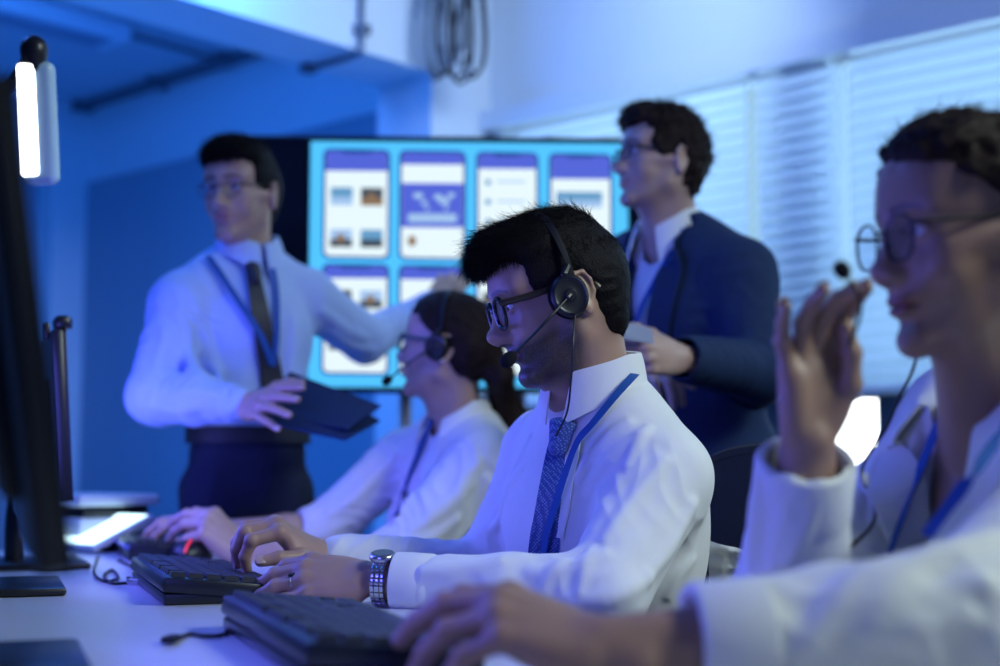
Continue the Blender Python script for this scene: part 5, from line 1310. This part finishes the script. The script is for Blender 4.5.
def chair(loc, rz, label, proto=None):
    if proto is None:
        t = thing('office_chair', label, 'chair', (0, 0, 0), 'office chairs along the desk')
        mf = mat('dark_chair_mesh', (.018, .016, .015, 1), .85, bump=.5, bs=700, var=.3, vs=80); mp = mat('black_chair_plastic', (.012, .012, .014, 1), .45)
        S = Sdf(); S.rbox((0, .02, .455), (.48, .46, .075), None, .035); S.cone((-.19, .23, .45), (.19, .23, .45), .032, .032, .03); S.solve(.006); S.mesh('seat_cushion', mf, t)
        G = []
        for i in range(25):
            u = i / 24 * 2 - 1
            G.append([A_(u * .225 * (1 - .10 * max(0, v - .75) * 4), -.235 - .05 * (1 - u * u) + .045 * math.sin(v * 2.6) - .05 * v - (.0), .50 + .435 * v - .030 * abs(u) ** 4 * v) for v in np.linspace(0, 1, 15)])
        MB().grid(G, thick=.028).build('backrest', mf, t)
        MB().tube([q + A_(0, 0, 0) for q in [G[i][-1] for i in range(25)]], .016, 8).build('top_rail', mf, t)
        MB().box((0, -.285, .52), (.06, .03, .34), None, bev=.008).build('spine', mp, t)
        for s in (-1, 1):
            MB().tube(spline([A_(s * .20, -.05, .43), A_(s * .28, -.05, .45), A_(s * .285, -.06, .56), A_(s * .285, -.04, .64)], 6), .014, 8).build('armrest_post', mp, t)
            MB().box((s * .285, .0, .655), (.07, .26, .03), None, bev=.012).build('armrest', mp, t)
        MB().lathe((0, 0, .10), (0, 0, 1), [(.030, 0), (.030, .14), (.022, .141), (.022, .315), (.09, .318), (.09, .33)], 20).build('gas_column', mp, t)
        for k in range(5):
            a = 2 * math.pi * k / 5 + .3; d = A_(math.cos(a), math.sin(a), 0)
            lg = MB().tube([A_(0, 0, .125), d * .16 + A_(0, 0, .11), d * .29 + A_(0, 0, .075)], [.026, .02, .014], 8).build('base_leg', mp, t)
            MB().lathe(d * .29 + A_(0, 0, .03) - np.cross(d, A_(0, 0, 1)) * .02, np.cross(d, A_(0, 0, 1)), [(.001, 0), (.028, .002), (.030, .02), (.028, .038), (.001, .04)], 16).build('caster', M_FOAM, lg)
    else:
        t = copy_tree(proto); t['label'] = label
    t.location = tuple(loc); t.rotation_euler = (0, 0, R(rz)); return t
def props():
    television(); desk()
    gE = glow('near_monitor_picture', (.13, .135, 1.0, 1), 6.8); gA = glow('middle_monitor_picture', (.13, .135, 1.0, 1), 8.0); gB = glow('far_monitor_picture', (.12, .13, 1.0, 1), 11)
    LnE = A_(-.318, .95, 0) - Lk * .27
    _, at, M = monitor(LnE, 'large black monitor at the left edge nearest the camera, seen from behind',   .838, .54, .345, 8.5, gE, rot=0, boff=.10)
    monitor(A_(-.725, 2.13, 0), 'black monitor mostly hidden behind the nearest one, its flat base showing at the left edge', .835, .52, .32, 5, gA)
    _, at, M = monitor(A_(-.763, 2.42, 0) - Lk * .255 + A_(.0, 0, 0), 'slim black monitor with a clip-on webcam facing the woman with the ponytail', .852, .51, .300, 4, gB, rot=3)
    w = at(0, -.205, .150)
    t = thing('webcam', 'small black webcam clipped on top of the slim monitor', 'webcam', w)
    MB().box(at(.004, -.205, .163), (.028, .060, .026), M, bev=.008).build('webcam_body', M_MON, t)
    MB().lathe(at(.018, -.205, .163), M @ A_(1, 0, 0), [(.001, -.002), (.010, -.002), (.010, .003), (.007, .004), (.001, .0035)], 18).build('webcam_lens', mat('glossy_lens_glass', (.02, .02, .03, 1), .05), t)
    MB().box(at(-.024, -.205, .150), (.012, .030, .030), M, bev=.003).build('clip', M_MON, t)
    violet = mat('violet_tinted_plastic', (.16, .14, .55, 1), .3)
    keyboard(A_(-.165, 1.43, 0), 'keyboard in the foreground under the hand of the curly haired woman', .46, .16, .016)
    keyboard(A_(-.452, 2.13, 0), 'black keyboard under the hands of the man with the wristwatch', .46, .16, .016)
    keyboard(A_(-.735, 3.0, 0), 'black keyboard with a violet edge under the hands of the woman with the ponytail', .44, .14, .014, rim=violet)
    # mouse with a red strip
    c = PZ(193, 561, ZD); t = thing('computer_mouse', 'dark computer mouse with a glowing red strip beside the far keyboard', 'mouse', c)
    S = Sdf(); Mm = MK @ rotm((0, 0, 1), 62); S.ell(c + A_(0, 0, .012), A_(.062, .034, .029), Mm, .01); S.ell(c + A_(0, 0, .014) + Mm @ A_(-.012, 0, 0), A_(.042, .033, .030), Mm, .02); S.half(c + A_(0, 0, .0005), (0, 0, -1), .003); S.solve(.0016); S.mesh('mouse_body', M_MON, t)
    sd = nrm(A_(-c[0], -c[1], 0)); arc = [c + Mm @ A_(.052 * math.cos(a), 0, .012 + .028 * math.sin(a)) for a in np.linspace(.35, 2.75, 14)]
    arc = list(S.project(np.array(arc) + sd * .022, .0008)); MB().tube(spline(arc, 2), .0024, 6).build('light_strip', glow('red_strip', (.9, .03, .06, 1), 1.1), t)
    # small printer beside a slab whose added glow stands for lit white papers
    c = P(88, 512, 3.25); c[2] = ZD; t = thing('desktop_scanner', 'pale boxy scanner with a dark slot at the far end of the desk', 'scanner', c)
    mw = mat('pale_device_plastic', (.55, .60, .66, 1), .45); Ms = MK @ rotm((0, 0, 1), 28)
    zt = P(88, 494, 3.25)[2]; hh = zt - ZD
    MB().box(A_(c[0], c[1], ZD + hh * .30), (.20, .26, hh * .58), Ms, bev=.008).build('lower_body', mw, t)
    MB().box(A_(c[0], c[1], ZD + hh * .68), (.17, .235, hh * .26), Ms, bev=.004).build('slot', M_KBODY, t)
    MB().box(A_(c[0], c[1], ZD + hh * .90), (.21, .27, hh * .22), Ms, bev=.008).build('lid', mw, t)
    c = P(96, 538, 3.12); c[2] = ZD; t = thing('glowing_papers', 'tilted slab with an added glow for brightly lit white papers by the far keyboard', 'glowing slab', c)
    Mt_ = Ms @ rotm((0, 1, 0), -24); MB().box(c + A_(0, 0, .042), (.16, .22, .015), Mt_, bev=.003).build('slab_case', mw, t); MB().box(c + A_(0, 0, .042) + Mt_ @ A_(0, 0, .0085), (.145, .205, .002), Mt_).build('lit_face', glow('paper_glow', (.62, .92, 1.0, 1), 2.6), t, smooth=False)
    # cables on the desk
    for pts, lab in (([(98, 556), (94, 572), (104, 581), (118, 578), (112, 570), (104, 576), (112, 583), (128, 583)], 'thin looped cable ending in a plug on the desk before the far keyboard'), ([(118, 560), (132, 566), (146, 570), (150, 577), (138, 579)], 'dark cable end lying between the looped cable and the middle keyboard'), ([(232, 622), (224, 634), (205, 636), (190, 634), (175, 640)], 'dark cable leaving the back of the foreground keyboard')):
        pp = [PZ(x, y, ZD + .003) for x, y in pts]; t = thing('desk_cable', lab, 'cable', pp[0]); MB().tube(spline(pp, 8), .0024, 6).build('lead', M_CABLE, t)
        d = nrm(pp[-1] - pp[-2]); MB().box(pp[-1] + d * .014 + A_(0, 0, .003), (.030, .013, .007), np.stack([d, np.cross(A_(0, 0, 1), d), A_(0, 0, 1)], 1), bev=.0015).build('plug', M_SILVER if 'looped' in lab else M_CABLE, t)
    # lamp behind the near monitor
    b = P(-70, 600, 1.80); b[2] = ZD; t = thing('desk_lamp', 'desk lamp with a lit white head and black joint behind the nearest monitor', 'lamp', b)
    j = P(34, 50, 1.62); e = P(33, 120, 1.62); lo = P(40, 184, 1.62)
    MB().lathe(A_(b[0], b[1], ZD), (0, 0, 1), [(.07, 0), (.08, .003), (.08, .012), (.07, .016), (.001, .017)], 30).build('lamp_base', M_MON, t)
    MB().tube(spline([A_(b[0], b[1], ZD + .015), A_(b[0] - .01, b[1], 1.0), A_(b[0] + .0, b[1] - .02, 1.30), j + A_(-.045, .05, -.03), j], 8), .008, 10).build('lamp_arm', M_MON, t)
    S = Sdf(); S.ell(j, A_(.0145, .0145, .017), None, .008); S.cone(j, j + (lo - j) * .14, .013, .013, .008); S.solve(.002); S.mesh('joint', M_MON, t)
    ax = nrm(lo - j); sx = A_(1, .05, 0); sx = nrm(sx - ax * (sx @ ax)); sy = np.cross(ax, sx); Mx = np.stack([sx, sy, ax], 1)
    S = Sdf(); S.rbox(j + (lo - j) * .55 + sx * .003, (.040, .022, float(np.linalg.norm(lo - j)) * .92), Mx, .010); S.solve(.0016); S.mesh('lamp_head', mat('pale_lamp_shell', (.42, .62, .70, 1), .25), t)
    f = sy if sy[1] < 0 else -sy
    S = Sdf(); S.rbox(j + (lo - j) * .53 - sx * .0075 + f * .009, (.021, .010, float(np.linalg.norm(lo - j)) * .84), Mx, .0045); S.solve(.0014); S.mesh('lit_diffuser', glow('lamp_diffuser', (.95, 1, 1, 1), 5), t)
    # bright screen below the blinds on a low cabinet
    c = P(848, 470, 3.55); t = thing('storage_cabinet', 'low dark cabinet under the blinds carrying the glowing white screen', 'cabinet', A_(c[0] + .1, c[1] + .1, 0))
    mc = mat('dark_blue_cabinet', (.016, .03, .07, 1), .5, var=.1); zc = .78; Mc = np.stack([-a_, b_, up_], 1); cc = A_(c[0] + .15, c[1] + .10, 0)
    MB().box(cc + up_ * zc / 2, (1.3, .40, zc), Mc, bev=.004).build('carcass', mc, t)
    for s in (-.325, .325):
        d = MB().box(cc + up_ * (zc / 2 + .02) - b_ * .206 - a_ * s, (.63, .016, zc - .10), Mc, bev=.003).build('door', mc, t)
        MB().tube([cc + up_ * .50 - b_ * .222 - a_ * (s * .2), cc + up_ * .62 - b_ * .222 - a_ * (s * .2)], .005, 8).build('handle', M_SILVER, d)
    t = thing('display_screen', 'blown-out glowing white screen on the low cabinet below the blinds', 'screen', A_(c[0], c[1], zc))
    Mq = np.stack([A_(1, .25, 0) / np.linalg.norm([1, .25]), A_(-.25, 1, 0) / np.linalg.norm([1, .25]), up_], 1)
    zt = P(848, 397, 3.55)[2]; hh = zt - zc - .02; ce = P(838, 397, 3.55); ce[2] = zc + .02 + hh / 2
    MB().box(ce + Mq @ A_(0, .012, 0), (.230, .018, hh + .004), Mq, bev=.003).build('screen_housing', M_MON, t)
    MB().box(ce, (.220, .004, hh - .006), Mq).build('lit_face', glow('white_screen', (.92, .98, 1, 1), 4.0), t, smooth=False)
    MB().box(A_(ce[0], ce[1], zc + .011) + Mq @ A_(0, .02, 0), (.14, .10, .02), Mq, bev=.004).build('screen_foot', M_MON, t)
    # chairs
    ch = chair((.15, 2.06, 0), 108, 'dark office chair behind the man with the wristwatch, white cloth at its side')
    chair((-.08, 3.05, 0), 100, 'dark office chair under the woman with the ponytail', ch); chair((.62, 1.50, 0), 112, 'dark office chair under the curly haired woman in the foreground', ch)
    # crumpled white cloth tucked at the chair's side
    t = thing('folded_cloth', 'crumpled white cloth tucked beside the dark chair of the man with the wristwatch', 'cloth', P(722, 570, 2.02))
    q = [P(709, 541, 2.03), P(748, 551, 2.0), P(742, 584, 2.0), P(708, 598, 2.03)]; G = []
    for i in range(28):
        a = i / 27; row = []
        for j in range(28):
            b = j / 27; p = q[0] * (1 - a) * (1 - b) + q[1] * a * (1 - b) + q[2] * a * b + q[3] * (1 - a) * b
            row.append(p + A_(-.3, -1, 0) * (.006 * math.sin(b * 17) * (.4 + .6 * a) + .010 * float(noise3(np.array([[a * 3.1, b * 3.3, 2.2]]))[0]) + .006 * math.exp(-((a - .55) / .12) ** 2)))
        G.append(row)
    MB().grid(G, thick=.0025).build('cloth_sheet', M_SHIRT, t); G2 = [[p + A_(.010, .012, -.006) for p in r] for r in G]; MB().grid(G2, thick=.002).build('cloth_sheet', M_SHIRT, t)
for build_ in (props, man_typing, woman_far, man_left, man_right, woman_near): build_()
